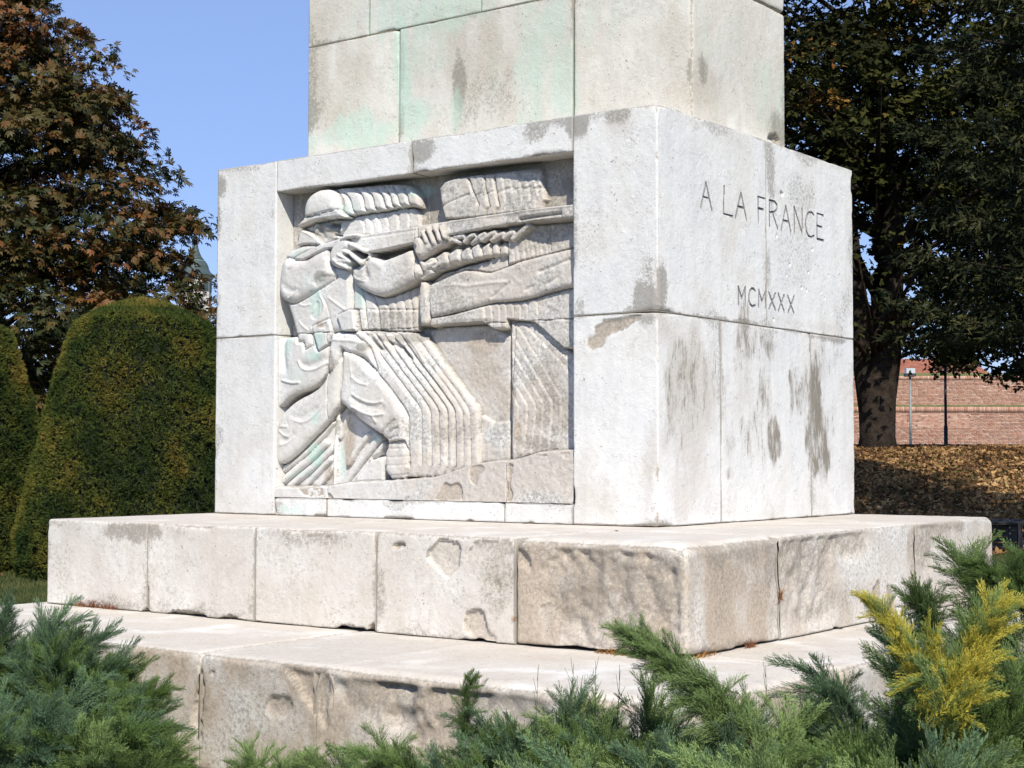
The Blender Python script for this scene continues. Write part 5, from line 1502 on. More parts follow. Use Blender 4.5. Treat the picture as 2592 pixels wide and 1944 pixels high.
def topiary(base, H, rb, rt, label, seed, n=54000):
    rr = np.random.RandomState(seed)
    root = empty('topiary_yew', tuple(base), label, 'topiary', 'clipped yew cones')
    zz = np.linspace(0, 1, 40)
    def prof(t):
        body = np.interp(t, [0, .06, .15, .35, .55, .75, .895, .915, .94, .965, .985, 1], np.array([1.40, 1.46, 1.46, 1.31, 1.16, .99, .84, .79, .66, .47, .28, .0]) * rb / 1.5)
        cap = 1.0
        return body * cap
    hull = [(max(.002, prof(t) * .945), t * H * .985) for t in zz if t < .97]
    lathe('inner_foliage', hull, YEW_HULL, root, 40)
    ts = rr.rand(n * 2); rmax = rb * 1.02
    keep = rr.rand(n * 2) < np.maximum(prof(ts) / rmax, .12)
    ts = ts[keep][:n]
    # extra tips on the crown
    m = len(ts); a = rr.uniform(0, 2 * math.pi, m)
    k = m // 9; rtop = np.sqrt(rr.rand(k)) * rt
    r_ = prof(ts)
    P = np.stack([np.cos(a) * r_, np.sin(a) * r_, ts * H], -1)
    e = 1e-3; dr = (prof(np.clip(ts + e, 0, 1)) - prof(np.clip(ts - e, 0, 1))) / (2 * e) / H
    N = np.stack([np.cos(a), np.sin(a), -np.clip(dr, -6, 6)], -1); N /= np.linalg.norm(N, axis=1, keepdims=True)
    # top cap
    tt = np.linspace(.915, 1, 60); pr = prof(tt)
    zt = np.interp(rtop, pr[::-1], tt[::-1] * H)
    at_ = rr.uniform(0, 6.283, k)
    P = np.concatenate([P, np.stack([np.cos(at_) * rtop, np.sin(at_) * rtop, zt], -1)])
    N = np.concatenate([N, np.tile([0, 0, 1.0], (k, 1))])
    m = len(P)
    lump = (fbm(P * 3.2 + seed, 3, 2) - .5) * .10 + (fbm(P * 11 + seed, 2, 6) - .5) * .08
    hole = fbm(P * 9 + seed, 2, 19) < .30
    P = P + N * (lump - hole * .05)[:, None]
    tone = np.clip(fbm(P * 2.2 + seed * 2, 3, 9) * 1.2 - .15 + rr.normal(0, .07, m) + (P[:, 2] > H * .962) * .42, 0, 1)
    T = 3
    V = np.zeros((m, T, 3, 3)); C = np.zeros((m, T, 3, 4)); C[..., 3] = 1
    for j in range(T):
        d = N * .75 + rr.normal(0, .62, (m, 3)) + np.array([0, 0, .15]); d /= np.linalg.norm(d, axis=1, keepdims=True)
        s_ = np.cross(d, rr.normal(size=(m, 3))); s_ /= np.linalg.norm(s_, axis=1, keepdims=True)
        ln = rr.uniform(.022, .05, m)[:, None]; w = rr.uniform(.006, .011, m)[:, None]
        b0 = P - d * ln * .4
        V[:, j, 0] = b0 - s_ * w; V[:, j, 1] = b0 + s_ * w; V[:, j, 2] = P + d * ln
        C[:, j, :, 0] = np.clip(tone + rr.normal(0, .07, m), 0, 1)[:, None]; C[:, j, 2, 1] = 1
    V = V.reshape(-1, 3); F = np.arange(len(V)).reshape(-1, 3)
    tag(mesh_np('foliage', V, F, YEW, root, False, C.reshape(-1, 4)))
    return root
topiary(gp(356, 19.6), 3.40, 1.50, .83, 'clipped yew cone with a flat rounded top, directly left of the monument', 3)
topiary(gp(-138, 20.6), 3.36, 1.50, .83, 'clipped yew cone cut off by the left edge of the view', 4)

# ------------------------------------------------------------------ trees
BARK = mat_plain('dark_bark', (.022, .017, .013), (.055, .042, .032), 6, .95, .9, .1, .05)
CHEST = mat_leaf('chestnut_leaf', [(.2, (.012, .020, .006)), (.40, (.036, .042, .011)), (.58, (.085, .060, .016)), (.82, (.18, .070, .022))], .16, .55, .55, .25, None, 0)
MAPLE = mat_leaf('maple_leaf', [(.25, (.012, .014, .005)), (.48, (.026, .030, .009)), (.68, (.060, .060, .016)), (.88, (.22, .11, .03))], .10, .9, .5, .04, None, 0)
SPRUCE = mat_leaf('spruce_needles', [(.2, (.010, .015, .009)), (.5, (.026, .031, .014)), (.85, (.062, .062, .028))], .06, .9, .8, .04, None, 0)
CONKER = mat_plain('conker_husk', (.22, .24, .05), (.32, .30, .08), 12, .7)

LEAF5 = []
for i in range(5):       # compound chestnut leaf: five drooping leaflets
    a = math.radians(-72 + 36 * i); L = (.62, .85, 1.0, .85, .62)[i]
    d = np.array([math.cos(a), math.sin(a), -.18]); n = np.array([-math.sin(a), math.cos(a), 0])
    LEAF5.append((np.zeros(3), d * L * .62 + n * .17 * L, d * L + np.array([0, 0, -.12]), d * L * .62 - n * .17 * L))
def _maple():
    K_ = []
    for a, L, w in ((-62, .78, .26), (0, 1.0, .30), (62, .78, .26)):
        c, n = math.cos(math.radians(a)), math.sin(math.radians(a))
        d = np.array([c, n, -.12]) * L; m = np.array([-n, c, 0]) * w
        K_.append((np.zeros(3), d * .55 + m, d, d * .55 - m))
    return K_
LEAFM = _maple()

def leaves(name, P, Nn, sizes, tmpl, mat, par, rr, tone, spread=.55):
    m = len(P); tq = np.array(tmpl)                     # (q,4,3)
    d = Nn + rr.normal(0, spread, (m, 3)) + np.array([0, 0, -.25]); d /= np.linalg.norm(d, axis=1, keepdims=True)
    up = Nn * .8 + np.array([0, 0, .7]) + rr.normal(0, .35, (m, 3))
    z = up - d * (up * d).sum(1, keepdims=True); z /= np.linalg.norm(z, axis=1, keepdims=True) + 1e-6
    y = np.cross(z, d)
    V = (tq[None, ..., 0:1] * d[:, None, None] + tq[None, ..., 1:2] * y[:, None, None] + tq[None, ..., 2:3] * z[:, None, None]) * sizes[:, None, None, None] + P[:, None, None]
    C = np.zeros(V.shape[:3] + (4,)); C[..., 3] = 1; C[..., 0] = np.clip(tone, 0, 1)[:, None, None]
    V = V.reshape(-1, 3); F = np.arange(len(V)).reshape(-1, 4)
    return mesh_np(name, V, F, mat, par, False, C.reshape(-1, 4))

def crown_points(prof, z0, z1, nclump, crad, nleaf, rr, fill=.25, flatten=.7, sector=None):
    cs = []
    while len(cs) < nclump:
        z = rr.uniform(z0, z1); R = prof(z)
        if R <= 0 or rr.rand() > (R / prof_max(prof, z0, z1)) ** 1.0: continue
        a = rr.uniform(0, 2 * math.pi)
        r = R * (1 - fill * rr.rand() ** 1.5) - crad * .5
        cs.append((math.cos(a) * r, math.sin(a) * r, z, crad * rr.uniform(.65, 1.3), rr.rand()))
    P = []; N = []; T = []
    for (x, y, z, cr, tn) in cs:
        u = rr.normal(size=(nleaf, 3)); u /= np.linalg.norm(u, axis=1, keepdims=True)
        u[:, 2] = np.where(u[:, 2] < -.35, -u[:, 2], u[:, 2])
        q = u * np.array([1, 1, flatten]) * cr * (rr.uniform(.45, 1.05, nleaf) ** .6)[:, None]
        P.append(q + np.array([x, y, z])); 
        o = np.array([x, y, 0.0]); o /= np.linalg.norm(o) + 1e-6
        N.append(u * .7 + o * .6); T.append(np.full(nleaf, tn))
    N = np.concatenate(N); N /= np.linalg.norm(N, axis=1, keepdims=True)
    return np.concatenate(P), N, np.concatenate(T), cs
def prof_max(prof, z0, z1):
    return max(prof(z) for z in np.linspace(z0, z1, 12))

def chestnut(base, label, seed):
    rr = np.random.RandomState(seed)
    root = empty('chestnut_tree', tuple(base), label, 'tree', None)
    zs = [1.4, 2.3, 3.6, 4.7, 5.2, 5.7, 6.2, 7.4, 8.6, 10.0, 11.0, 12.4, 13.3]
    rs_ = [2.8, 4.6, 5.35, 5.35, 4.6, 4.6, 4.8, 4.0, 3.5, 2.7, 1.6, 0.8, 0.2]
    prof = lambda z: float(np.interp(z, zs, rs_))
    P, N, T, cs = crown_points(prof, 1.4, 13.2, 840, .60, 68, rr, .62, .6)
    tone = T * .5 + rr.rand(len(P)) * .55 + .12 * sstep(4, 10, P[:, 2])
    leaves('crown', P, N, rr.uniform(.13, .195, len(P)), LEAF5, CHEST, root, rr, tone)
    lst = [(np.array([(0, 0, -.2), (.03, 0, 2), (0, .05, 5), (0, 0, 9), (0, 0, 12.5)]), np.array([.38, .3, .22, .12, .03]))]
    tubes('trunk', lst, BARK, root, 12)
    for (x, y, z, cr, tn) in cs[::8]:
        zz = max(1.6, z - 1.6)
        tubes('limb', [(np.array([(0, 0, zz), (x * .5, y * .5, (zz + z) / 2 + .1), (x * .95, y * .95, z)]), np.array([.09, .05, .015]))], BARK, root, 6)
    for i in range(16):
        j = rr.randint(len(P)); p = P[j] * np.array([1.02, 1.02, 1])
        tubes('conker', [(np.array([p, p + [0, 0, -.03], p + [0, 0, -.06]]), np.array([.015, .035, .012]))], CONKER, root, 6)
    return root
chestnut(gp(-60 * D2, 33), 'tall chestnut turning red brown behind the clipped yews at the left', 41)

def tree_maple(base, label, seed, zs, rs_, H, nclump, crad, nleaf, leafs, trunk, mat=MAPLE, oran=.04, kind='maple_tree'):
    rr = np.random.RandomState(seed)
    root = empty(kind, tuple(base), label, 'tree', None)
    prof = lambda z: float(np.interp(z, zs, rs_))
    P, N, T, cs = crown_points(prof, zs[0], zs[-1], nclump, crad, nleaf, rr, .85, .6)
    tone = T * .42 + rr.rand(len(P)) * .36
    # a few boughs have already turned
    b = rr.rand(len(cs)) < oran * 1.2
    tone = np.where(np.repeat(b, nleaf), .95 + rr.rand(len(P)) * .3, tone)
    if seed == 51:      # the forked trunk stands bare below the first boughs
        lt = P @ RGT
        keep = ~((P[:, 2] < 6.0 + fbm(P * 1.1, 2, 4) * 1.2) & (lt > -1.5) & (lt < 1.25) & (rr.rand(len(P)) < .93))
        P, N, tone = P[keep], N[keep], tone[keep]
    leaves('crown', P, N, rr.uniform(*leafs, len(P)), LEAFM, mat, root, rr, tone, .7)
    for pts, rad in trunk:
        tubes('trunk', [(np.array(pts), np.array(rad))], BARK, root, 14)
    for (x, y, z, cr, tn) in cs[::9]:
        zz = max(2.2, z - 1.5 - rr.rand()); 
        tubes('limb', [(np.array([(0, 0, zz), (x * .5, y * .5, (zz + z) / 2 + .15), (x * .97, y * .97, z)]), np.array([.10, .055, .014]))], BARK, root, 6)
    return root

RW = RGT                                      # world direction that runs to the right of the view
def rw(l, s, z): # lateral and depth offsets relative to the tree's own base
    f2 = np.array([math.sin(YAW), math.cos(YAW), 0]); p = RGT * l + f2 * s; return (p[0], p[1], z)
mb = on_ground(1895 * D2, 40.6, 0); mb[2] = float(slope_h(np.array([[mb[0]]]), np.array([[mb[1]]]))[0, 0]) - .1
tree_maple(mb, 'big dark maple whose forked trunk stands on the leafy bank right of the monument', 51,
           [2.0, 2.8, 4.0, 6.0, 8.5, 11, 13, 14.5], [2.6, 3.6, 4.6, 5.4, 5.6, 4.8, 3.0, .5], 14.5, 700, .74, 80, (.11, .17),
           [([rw(0, 0, -.2), rw(.0, 0, .4), rw(.0, 0, 1.3), rw(.12, 0, 2.4), rw(.36, .1, 3.8), rw(.5, .1, 6), rw(.2, 0, 9), rw(.3, 0, 12)], [.56, .46, .48, .50, .36, .26, .18, .06]),
            ([rw(-.12, 0, .9), rw(-.20, 0, 1.8), rw(-.42, 0, 3.2), rw(-.62, 0, 5), rw(-.9, 0, 8), rw(-1.2, 0, 11)], [.34, .36, .30, .25, .18, .06]),
            ([rw(.3, 0, 2.6), rw(.9, .1, 3.6), rw(1.7, .2, 4.6), rw(2.8, .2, 5.2)], [.26, .18, .12, .05]),
            ([rw(-.4, -.3, 7.2), rw(-1.4, -.4, 7.9), rw(-2.6, -.5, 8.9)], [.14, .11, .06]), ([rw(-.3, -.3, 6.6), rw(-1.4, -.4, 7.1), rw(-2.8, -.5, 7.7)], [.13, .10, .05])])
b2 = on_ground(2330 * D2, 43.0, .9)
tree_maple(b2, 'second dark maple with low hanging boughs at the right edge', 52,
           [2.6, 3.4, 5, 8, 11, 13.5, 15], [2.5, 3.8, 4.9, 5.4, 4.8, 3.0, .4], 15, 520, .8, 74, (.12, .18),
           [([(0, 0, -.2), (.05, 0, 3), (0, .1, 7), (0, 0, 13)], [.4, .32, .24, .06])], oran=.05)

def spruce(base, label, seed, H=15, R=3.2, z0=1.5):
    rr = np.random.RandomState(seed)
    root = empty('spruce_tree', tuple(base), label, 'tree', None)
    P = []; D = []
    nb = 210
    limbs = []
    for i in range(nb):
        z = z0 + (H - z0) * (i / nb) ** .95
        L = R * (1 - (z - z0) / (H - z0)) ** .75 * rr.uniform(.75, 1.1) + .15
        a = i * 2.399 + rr.uniform(-.2, .2)
        n = int(26 * L) + 8
        t = rr.uniform(.12, 1, n) ** .8
        droop = -.30 * t * L + .22 * t ** 3 * L
        lat = rr.normal(0, .16, n) * L * (1.1 - t) + rr.normal(0, .05, n)
        x = np.cos(a) * t * L - np.sin(a) * lat; y = np.sin(a) * t * L + np.cos(a) * lat
        P.append(np.stack([x, y, z + droop + rr.normal(0, .05, n)], -1))
        dd = np.stack([np.full(n, math.cos(a)), np.full(n, math.sin(a)), np.full(n, -.25)], -1) + rr.normal(0, .55, (n, 3)); D.append(dd)
        if i % 5 == 0: limbs.append((np.array([(0, 0, z), (math.cos(a) * L * .5, math.sin(a) * L * .5, z - .13 * L), (math.cos(a) * L * .95, math.sin(a) * L * .95, z - .1 * L)]), np.array([.05, .03, .01])))
    P = np.concatenate(P); D = np.concatenate(D); D /= np.linalg.norm(D, axis=1, keepdims=True)
    m = len(P); T = 7
    V = np.zeros((m, T, 3, 3)); C = np.zeros((m, T, 3, 4)); C[..., 3] = 1
    tone = rr.rand(m)
    for j in range(T):
        d = D * .8 + rr.normal(0, .45, (m, 3)); d /= np.linalg.norm(d, axis=1, keepdims=True)
        s_ = np.cross(d, rr.normal(size=(m, 3))); s_ /= np.linalg.norm(s_, axis=1, keepdims=True)
        b0 = P + D * (.035 * j) - d * .02
        ln = rr.uniform(.09, .19, m)[:, None]
        V[:, j, 0] = b0 - s_ * .022; V[:, j, 1] = b0 + s_ * .022; V[:, j, 2] = b0 + d * ln
        C[:, j, :, 0] = np.clip(tone + rr.normal(0, .15, m), 0, 1)[:, None]
    V = V.reshape(-1, 3)
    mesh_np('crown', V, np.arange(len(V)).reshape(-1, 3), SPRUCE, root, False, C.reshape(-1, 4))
    tubes('trunk', [(np.array([(0, 0, -.2), (0, 0, H * .5), (0, 0, H * .97)]), np.array([.26, .17, .03]))], BARK, root, 10)
    for l_ in limbs[:30]: tubes('limb', [l_], BARK, root, 5)
    return root
spruce(on_ground(2830, 24, .1), 'tall brownish green spruce at the right edge in front of the maples', 61, 15.5, 3.7, 3.3)
b3 = on_ground(1640 * D2, 46, .6)
tree_maple(b3, 'dark maple half hidden behind the monument, left of the forked trunk', 53, [3.2, 4.2, 6, 9, 12, 14], [2.2, 3.0, 3.4, 3.6, 2.6, .4], 14, 200, .8, 60, (.12, .18), [([(0, 0, -.2), (.05, 0, 3), (0, .1, 7), (0, 0, 12)], [.32, .28, .2, .05])], oran=.12)

# ------------------------------------------------------------------ ground cover
def terrain_z(P): return slope_h(P[:, 0][None], P[:, 1][None])[0]
def region(n, s0, s1, l0, l1, rr):
    f2 = np.array([math.sin(YAW), math.cos(YAW), 0])
    s = rr.uniform(s0, s1, n); l = rr.uniform(l0, l1, n)
    P = CAM[None] * np.array([1, 1, 0]) + f2 * s[:, None] + RGT * l[:, None]
    P[:, 2] = terrain_z(P); return P, s, l

rr = np.random.RandomState(77)
LITTER = mat_leaf('fallen_leaves', [(.2, (.08, .045, .025)), (.45, (.22, .12, .05)), (.65, (.38, .22, .09)), (.9, (.56, .38, .18))], .15, .8, .8, .15, None, 0)
P, s_, l_ = region(38000, 24, 43.5, 4.6, 13.5, rr)
P[:, 2] += .015
Nn = rr.normal(0, .5, (len(P), 3)) + np.array([0, 0, .3]); Nn /= np.linalg.norm(Nn, axis=1, keepdims=True)
lf = leaves('fallen_leaves', P + np.array([0, 0, .01]), Nn * np.array([1, 1, .3]), rr.uniform(.06, .115, len(P)), LEAFM, LITTER, None, rr, rr.rand(len(P)), .5)
tag(lf, 'brown and orange fallen leaves covering the bank under the maples', 'fallen leaves', kind='stuff')
P, s_, l_ = region(420, 16, 30, -10, -4.2, rr)
Nn = rr.normal(0, .5, (len(P), 3)); Nn /= np.linalg.norm(Nn, axis=1, keepdims=True)
lf = leaves('fallen_leaves', P + np.array([0, 0, .02]), Nn * np.array([1, 1, .3]), rr.uniform(.04, .07, len(P)), LEAFM, LITTER, None, rr, rr.rand(len(P)), .5)
tag(lf, 'scattered fallen leaves on the lawn before the clipped yews', 'fallen leaves', kind='stuff')
LAWN = mat_leaf('lawn_grass', [(.2, (.035, .06, .018)), (.5, (.075, .10, .030)), (.8, (.15, .14, .055))], .25, .7, 1.2, .2, None, 0)
def lawn(n, s0, s1, l0, l1, h, lab_, w=.005):
    P, s_, l_ = region(n, s0, s1, l0, l1, rr)
    a = rr.uniform(0, 6.28, n); hh = h * rr.uniform(.4, 1.1, n)
    sd_ = np.stack([np.cos(a) * w, np.sin(a) * w, a * 0], -1)
    tip = P + np.stack([rr.normal(0, .35, n) * hh, rr.normal(0, .35, n) * hh, hh], -1)
    V = np.stack([P - sd_, P + sd_, tip], 1).reshape(-1, 3)
    C = np.zeros((len(V), 4)); C[:, 3] = 1; C[:, 0] = np.repeat(rr.rand(n), 3)
    tag(mesh_np('grass', V, np.arange(len(V)).reshape(-1, 3), LAWN, None, False, C), lab_, 'grass', kind='stuff')
lawn(60000, 11.5, 24, -8.5, -2.6, .055, 'short lawn grass behind the left end of the plinth')
lawn(16000, 11.5, 25, 3.2, 9.5, .06, 'short lawn grass right of the monument before the bench')
lawn(12000, 21, 43, 4, 15, .08, 'sparse dark grass among the leaves on the bank', .006)

# ------------------------------------------------------------------ beyond the bank
f2_ = np.array([math.sin(YAW), math.cos(YAW), 0])
def vm(dist, px=1296, z=0.0):
    """a frame whose x runs to the right of the view and whose y runs away from it"""
    p = on_ground(px, dist, z)
    return Matrix(((RGT[0], f2_[0], 0, p[0]), (RGT[1], f2_[1], 0, p[1]), (0, 0, 1, z), (0, 0, 0, 1)))

KERB = mat_plain('dark_kerb_stone', (.05, .047, .045), (.09, .085, .08), 5, .9)
kb = empty('kerb', (0, 0, 0), 'low dark stone kerb along the crest of the bank', 'kerb'); kb.matrix_world = vm(42.2)
for i in range(14):
    boxes('kerb_stone', [((3.6 + i * 1.0, -.08, 1.5), (4.585 + i * 1.0, .08, 1.80))], KERB, kb)

# fortress wall of red brick in two tiers
q = NT('old_brick')
oi = q.n('ShaderNodeObjectInfo'); at_ = q.n('ShaderNodeAttribute', attribute_name='tone')
sp_ = q.n('ShaderNodeSeparateColor'); q.l(at_.outputs['Color'], sp_.inputs[0])
f_ = q.math('FRACT', q.math('ADD', oi.outputs['Random'], sp_.outputs[0]))
bc = q.ramp(f_, [(0, (.28, .12, .085)), (.35, (.43, .21, .15)), (.6, (.52, .30, .22)), (.8, (.30, .17, .135)), (1, (.60, .42, .33))])
bc = q.mix(q.math('MULTIPLY', q.noise(q.coord(), .6, 4), .5), bc, (.46, .33, .24))
BRICK = q.done(bc, .9, q.bump(q.noise(q.coord(), 30, 4), .4, .01), .15)
WMORT = mat_plain('lime_mortar', (.58, .49, .40), (.70, .61, .50), 3, .95)
WGRASS = mat_plain('wall_top_grass', (.10, .13, .05), (.20, .20, .09), 4, .95)
wl = empty('brick_wall', (0, 0, 0), 'long weathered red brick fortress wall in two tiers beyond the bank', 'brick wall'); wl.matrix_world = vm(88)
WX0, WX1 = 9.0, 38.0
zA0, zA1, zB1 = .3, 4.26, 6.10
boxes('lower_mortar', [((WX0, 0, zA0), (WX1, 2.3, zA1 - .01))], WMORT, wl)
boxes('upper_mortar', [((WX0, 2.4, zA1 - .3), (WX1, 3.6, zB1 - .01))], WMORT, wl)
boxes('ledge_grass', [((WX0, .05, zA1 + .002), (WX1, 2.35, zA1 + .10))], WGRASS, wl)
boxes('top_grass', [((WX0, 2.45, zB1 + .002), (WX1, 3.6, zB1 + .16))], WGRASS, wl)
v_, f_ = box_vf((0, -.018, 0), (.235, .05, .062))
bme = mesh_np('brick', np.array(v_, float), f_, BRICK, None, False, None, link=False)
v_, f_ = box_vf((0, -.03, 0), (.085, .08, .32))
cme = mesh_np('coping_brick', np.array(v_, float), f_, BRICK, None, False, None, link=False)
cand = []
row = 0; z = zA0 + .02
rb_ = np.random.RandomState(9)
while z < zA1 - .36:
    x = WX0 - (row % 2) * .13 + rb_.uniform(-.02, .02)
    while x < WX1 - .25:
        cand.append((x + .01, 0.0, z + rb_.uniform(-.004, .004))); x += .252 if rb_.rand() < .8 else .135
    z += .0775; row += 1
z = zA1 + .02
while z < zB1 - .25:
    x = WX0 - (row % 2) * .13
    while x < WX1 - .25:
        cand.append((x + .01, 2.4, z + rb_.uniform(-.004, .004))); x += .252 if rb_.rand() < .8 else .135
    z += .0775; row += 1
# the nearest, clearest of them are single bricks
def inview(c): return (19.2 < c[0] < 25.5) and c[1] < 1 and 2.4 < c[2] < 3.9
idx = [i for i, c in enumerate(cand) if inview(c)]; rb_.shuffle(idx)
sel = sorted([i for i in idx])[-290:]
selset = set(sel)
for i in sel:
    o = bpy.data.objects.new('brick', bme); COL.objects.link(o); o.parent = wl
    o.location = (cand[i][0], cand[i][1], cand[i][2]); o.scale = (.99 if True else 1, 1, 1)
V = []; C = []; b0 = np.array(box_vf((0, -.018, 0), (.235, .05, .062))[0], float); bf = np.array(box_vf((0, 0, 0), (1, 1, 1))[1])
F = []
for i, c in enumerate(cand):
    if i in selset: continue
    n0 = len(V) * 8
    b = b0.copy(); b[:, 1] += rb_.uniform(-.008, .004)
    V.append(b + np.array(c)); F.append(bf + n0); C.append(np.tile([rb_.rand(), 0, 0, 1], (8, 1)))
tag(mesh_np('brick', np.concatenate(V), np.concatenate(F), BRICK, wl, False, np.concatenate(C)), kind='stuff')
V = []; F = []; C = []; b0 = np.array(box_vf((0, -.03, 0), (.085, .08, 1))[0], float)
for (yy, zc, hh) in ((0, zA1 - .33, .32), (2.4, zB1 - .23, .22)):
    x = WX0
    while x < WX1:
        b = b0.copy(); b[:, 2] *= hh; n0 = len(V) * 8
        V.append(b + np.array([x, yy, zc])); F.append(bf + n0); C.append(np.tile([rb_.rand(), 0, 0, 1], (8, 1))); x += .098
tag(mesh_np('coping_brick', np.concatenate(V), np.concatenate(F), BRICK, wl, False, np.concatenate(C)), kind='stuff')

# lamp posts
POLE_D = mat_plain('dark_grey_paint', (.04, .045, .05), (.06, .065, .07), 8, .5)
POLE_L = mat_plain('galvanised_grey', (.16, .19, .20), (.24, .27, .28), 8, .5)
GLASS_L = mat_plain('lamp_lens', (.45, .50, .55), (.55, .60, .65), 3, .2)
p_ = empty('floodlight_post', (0, 0, 0), 'dark floodlight post with a cross arm and two box lamps before the brick wall', 'lamp post'); p_.matrix_world = vm(48, 2043 * D2, 0)
kz = lambda yd, d: CAM[2] + (985.6 - yd) * D2 / FPX * d
zt = kz(869, 48)
c4y = lambda y: (760 + y * .3254) / D2
ztop = kz(c4y(370), 48)
tubes('pole', [(np.array([(0, 0, .3), (0, 0, 2.4), (0, 0, 2.41), (0, 0, ztop)]), np.array([.065, .062, .045, .04]))], POLE_D, p_, 12)
boxes('cross_arm', [((-.22, -.03, ztop - .03), (.82, .03, ztop + .04))], POLE_D, p_)
for x in (0.0, .62):
    hd_ = boxes('lamp_head', [((x - .16, -.14, ztop + .16), (x + .20, .14, ztop + .30))], POLE_D, p_)
    boxes('reflector', [((x - .13, -.155, ztop + .18), (x + .17, -.142, ztop + .28))], GLASS_L, hd_)
    boxes('bracket', [((x - .01, -.02, ztop + .042), (x + .03, .02, ztop + .158))], POLE_D, p_)
p_ = empty('street_lamp', (0, 0, 0), 'slim light grey lamp post with a flat box head, left of the dark floodlight post', 'lamp post'); p_.matrix_world = vm(58, 1967 * D2, 0)
ztop = kz(c4y(590), 58)
tubes('pole', [(np.array([(0, 0, .3), (0, 0, 2.0), (0, 0, ztop)]), np.array([.055, .05, .04]))], POLE_L, p_, 10)
boxes('lamp_head', [((-.20, -.16, ztop), (.18, .16, ztop + .11))], POLE_D, p_)
boxes('lamp_glass', [((-.17, -.163, ztop + .112), (.15, .13, ztop + .30))], GLASS_L, p_)

# house with a red roof seen over the wall
ROOF = mat_plain('red_roof_tiles', (.20, .07, .045), (.30, .12, .07), 2, .85)
HW = mat_plain('pale_render', (.42, .40, .36), (.50, .48, .44), 2, .9)
WIN = mat_plain('window_glass', (.03, .035, .04), (.05, .055, .06), 2, .2)
h_ = empty('red_roofed_house', (0, 0, 0), 'low house with a red tiled roof just showing above the brick wall', 'house'); h_.matrix_world = vm(130, 2030 * D2, 0)
boxes('wall', [((-4, 0, .3), (4, 6, 8.2))], HW, h_)
V = [(-4.3, -.3, 8.2), (4.3, -.3, 8.2), (4.3, 6.3, 8.2), (-4.3, 6.3, 8.2), (-3.2, 3, 9.7), (3.2, 3, 9.7)]
mesh_np('roof', np.array(V, float), [(0, 1, 5, 4), (2, 3, 4, 5), (1, 2, 5), (3, 0, 4), (3, 2, 1, 0)], ROOF, h_)
for x in (-2.6, -.5, 1.6):
    w_ = boxes('window', [((x, -.05, 6.3), (x + 1, -.002, 7.6))], HW, h_)
    boxes('pane', [((x + .08, -.06, 6.4), (x + .92, -.052, 7.5))], WIN, w_)

# bench
BLK = mat_plain('black_bench_paint', (.010, .010, .014), (.018, .018, .022), 10, .4, .1, .5)
BOLT = mat_plain('steel_bolt', (.5, .5, .5), (.6, .6, .6), 10, .3)
BD = 24.5
b_ = empty('park_bench', (0, 0, 0), 'black slatted park bench behind the right end of the slab', 'bench'); b_.matrix_world = vm(BD, 2147 * D2, 0) @ Matrix.Rotation(math.radians(4), 4, 'Z')
bt = kz(1118, BD)
for i in range(5):
    zz = bt - .085 - i * .092
    boxes('back_slat', [((-.95, -.012 - i * .01, zz), (.42, .012 - i * .01, zz + .078))], BLK, b_)
for i in range(4):
    boxes('seat_slat', [((-.95, -.42 + i * .095, .46), (.42, -.345 + i * .095, .485))], BLK, b_)
for x in (-.72, .22):
    l_ = boxes('leg', [((x - .025, .015, 0), (x + .025, .06, bt))], BLK, b_)
    boxes('leg', [((x - .025, -.42, 0), (x + .025, -.37, .458))], BLK, b_)
    boxes('seat_rail', [((x - .025, -.37, .40), (x + .025, .013, .457))], BLK, b_)
    for i in range(5):
        zz = bt - .047 - i * .092
        boxes('bolt', [((x - .012, -.018 - i * .01, zz - .012), (x + .012, -.0125 - i * .01, zz + .012))], BOLT, b_)

# church tower
COPPER = mat_plain('green_copper', (.040, .055, .060), (.065, .095, .088), .6, .6)
COPPER_L = mat_plain('pale_copper', (.20, .33, .28), (.28, .42, .35), .6, .6)
TWALL = mat_plain('cream_tower_render', (.50, .48, .44), (.60, .58, .54), .8, .9)
TD = 240
t_ = empty('church_tower', (0, 0, 0), 'distant baroque church tower with a copper bell dome between chestnut and pedestal', 'church tower')
t_.matrix_world = vm(TD, 420 + 385 * .181, 0)
u5 = .181 / FPX * TD                         # metres per crop pixel
zy = lambda y: CAM[2] + (1154.6 - (500 + y * .181)) / FPX * TD
R8 = math.pi / 8
lathe('wall', [(235 * u5, -2), (235 * u5, zy(1165))], TWALL, t_, 8, False, R8)
lathe('cornice', [(235 * u5, zy(1163)), (250 * u5, zy(1140)), (262 * u5, zy(1120)), (285 * u5, zy(1100))], TWALL, t_, 8, False, R8)
lathe('dome', [(288 * u5, zy(1098)), (284 * u5, zy(1090)), (225 * u5, zy(1050)), (200 * u5, zy(1010)), (188 * u5, zy(960)), (165 * u5, zy(915)), (140 * u5, zy(885))], COPPER, t_, 16)
lathe('lantern_roof', [(140 * u5, zy(884)), (95 * u5, zy(830)), (62 * u5, zy(760)), (42 * u5, zy(690)), (26 * u5, zy(560)), (12 * u5, zy(440))], COPPER, t_, 16)
lathe('lantern_band', [(142 * u5, zy(892)), (143 * u5, zy(884)), (143 * u5, zy(879))], COPPER_L, t_, 16)
f__ = lathe('finial', [(7 * u5, zy(442)), (5 * u5, zy(340)), (16 * u5, zy(325)), (16 * u5, zy(312)), (4 * u5, zy(300)), (2 * u5, zy(290))], COPPER_L, t_, 8)
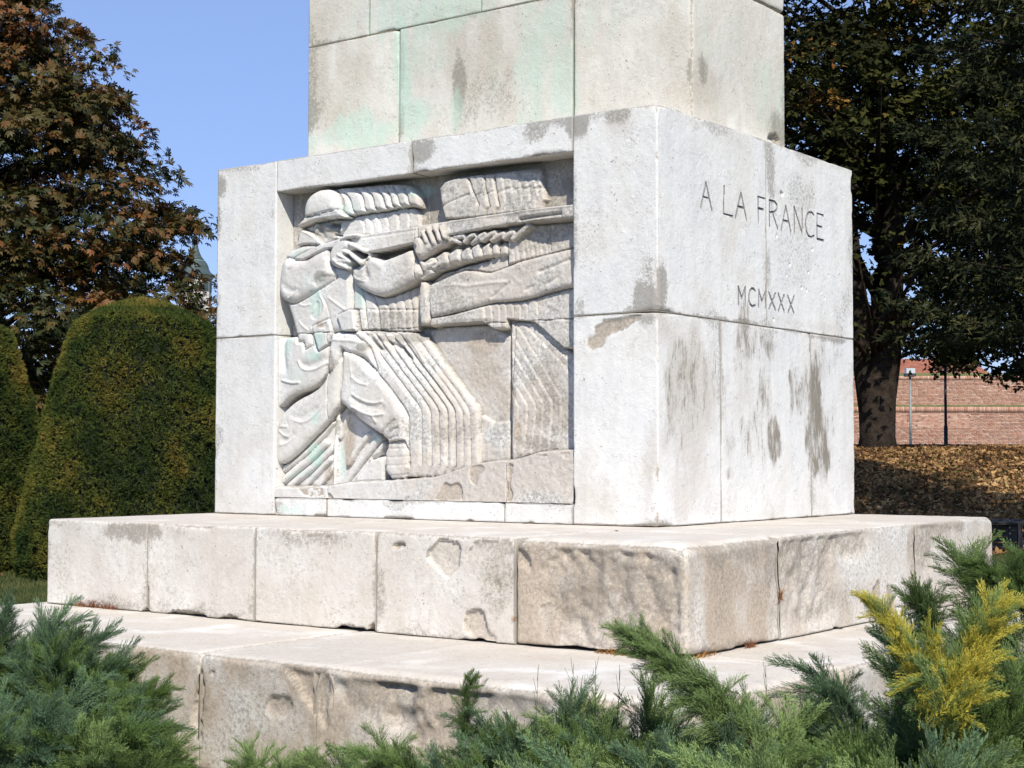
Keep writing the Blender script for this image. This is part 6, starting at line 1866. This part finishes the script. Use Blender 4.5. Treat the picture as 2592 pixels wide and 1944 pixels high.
def on_oct(name, k, lst, mat, par=t_):
    a = -math.pi / 2 + k * math.pi / 4
    ap = 235 * u5 * math.cos(R8)
    M = Matrix.Rotation(a + math.pi / 2, 4, 'Z')
    return boxes(name, [((x0, -ap - d1, z0), (x1, -ap - d0, z1)) for (x0, x1, d0, d1, z0, z1) in lst], mat, par, M)
for k in (-1, 0, 1, 2):
    if k == 0:
        V = []; F = []
        ap = 235 * u5 * math.cos(R8); cx = 125 * u5 * .0 + 1.3; zc = zy(1215)
        for nm, r0, m, d in (('clock_face', 48 * u5, POLE_L, .12), ('clock_centre', 34 * u5, TWALL, .16)):
            pts = [(cx + r0 * math.cos(a), -ap - d, zc + r0 * math.sin(a)) for a in np.linspace(0, 2 * math.pi, 25)[:-1]]
            bk = [(x, -ap + .05, z) for x, y, z in pts]
            Vv = np.array(pts + bk); n = 24
            mesh_np(nm, Vv, [tuple(range(n))] + [(i, i + n, (i + 1) % n + n, (i + 1) % n) for i in range(n)], m, t_)
        boxes('clock_hand', [((cx - .04, -ap - .22, zc - .1), (cx + .04, -ap - .17, zc + 26 * u5))], POLE_D, t_)
        boxes('clock_hand', [((cx - .1, -ap - .22, zc - .05), (cx + 18 * u5, -ap - .17, zc + .05))], POLE_D, t_)
    if k != 0:
        w_ = on_oct('louvre_window', k, [(-.9, .9, -.05, .06, zy(1320), zy(1190))], COPPER)
# bare pinkish tree far off beyond the wall
rr2 = np.random.RandomState(3)
rt_ = empty('distant_tree', tuple(on_ground(2068 * D2, 120, .5)), 'pale reddish tree far behind the brick wall', 'tree')
FARL = mat_leaf('russet_leaf', [(.2, (.16, .09, .07)), (.8, (.30, .20, .16))], .2, .7, .5, .2, None, 0)
P, N, T, cs = crown_points(lambda z: float(np.interp(z, [4, 7, 9.5, 11], [1.0, 2.2, 1.6, .2])), 4, 11, 40, .7, 50, rr2, .9, .8)
leaves('crown', P, N, rr2.uniform(.15, .3, len(P)), LEAFM, FARL, rt_, rr2, rr2.rand(len(P)))
tubes('trunk', [(np.array([(0, 0, -.2), (0, 0, 5), (0, 0, 9)]), np.array([.2, .12, .04]))], BARK, rt_, 8)
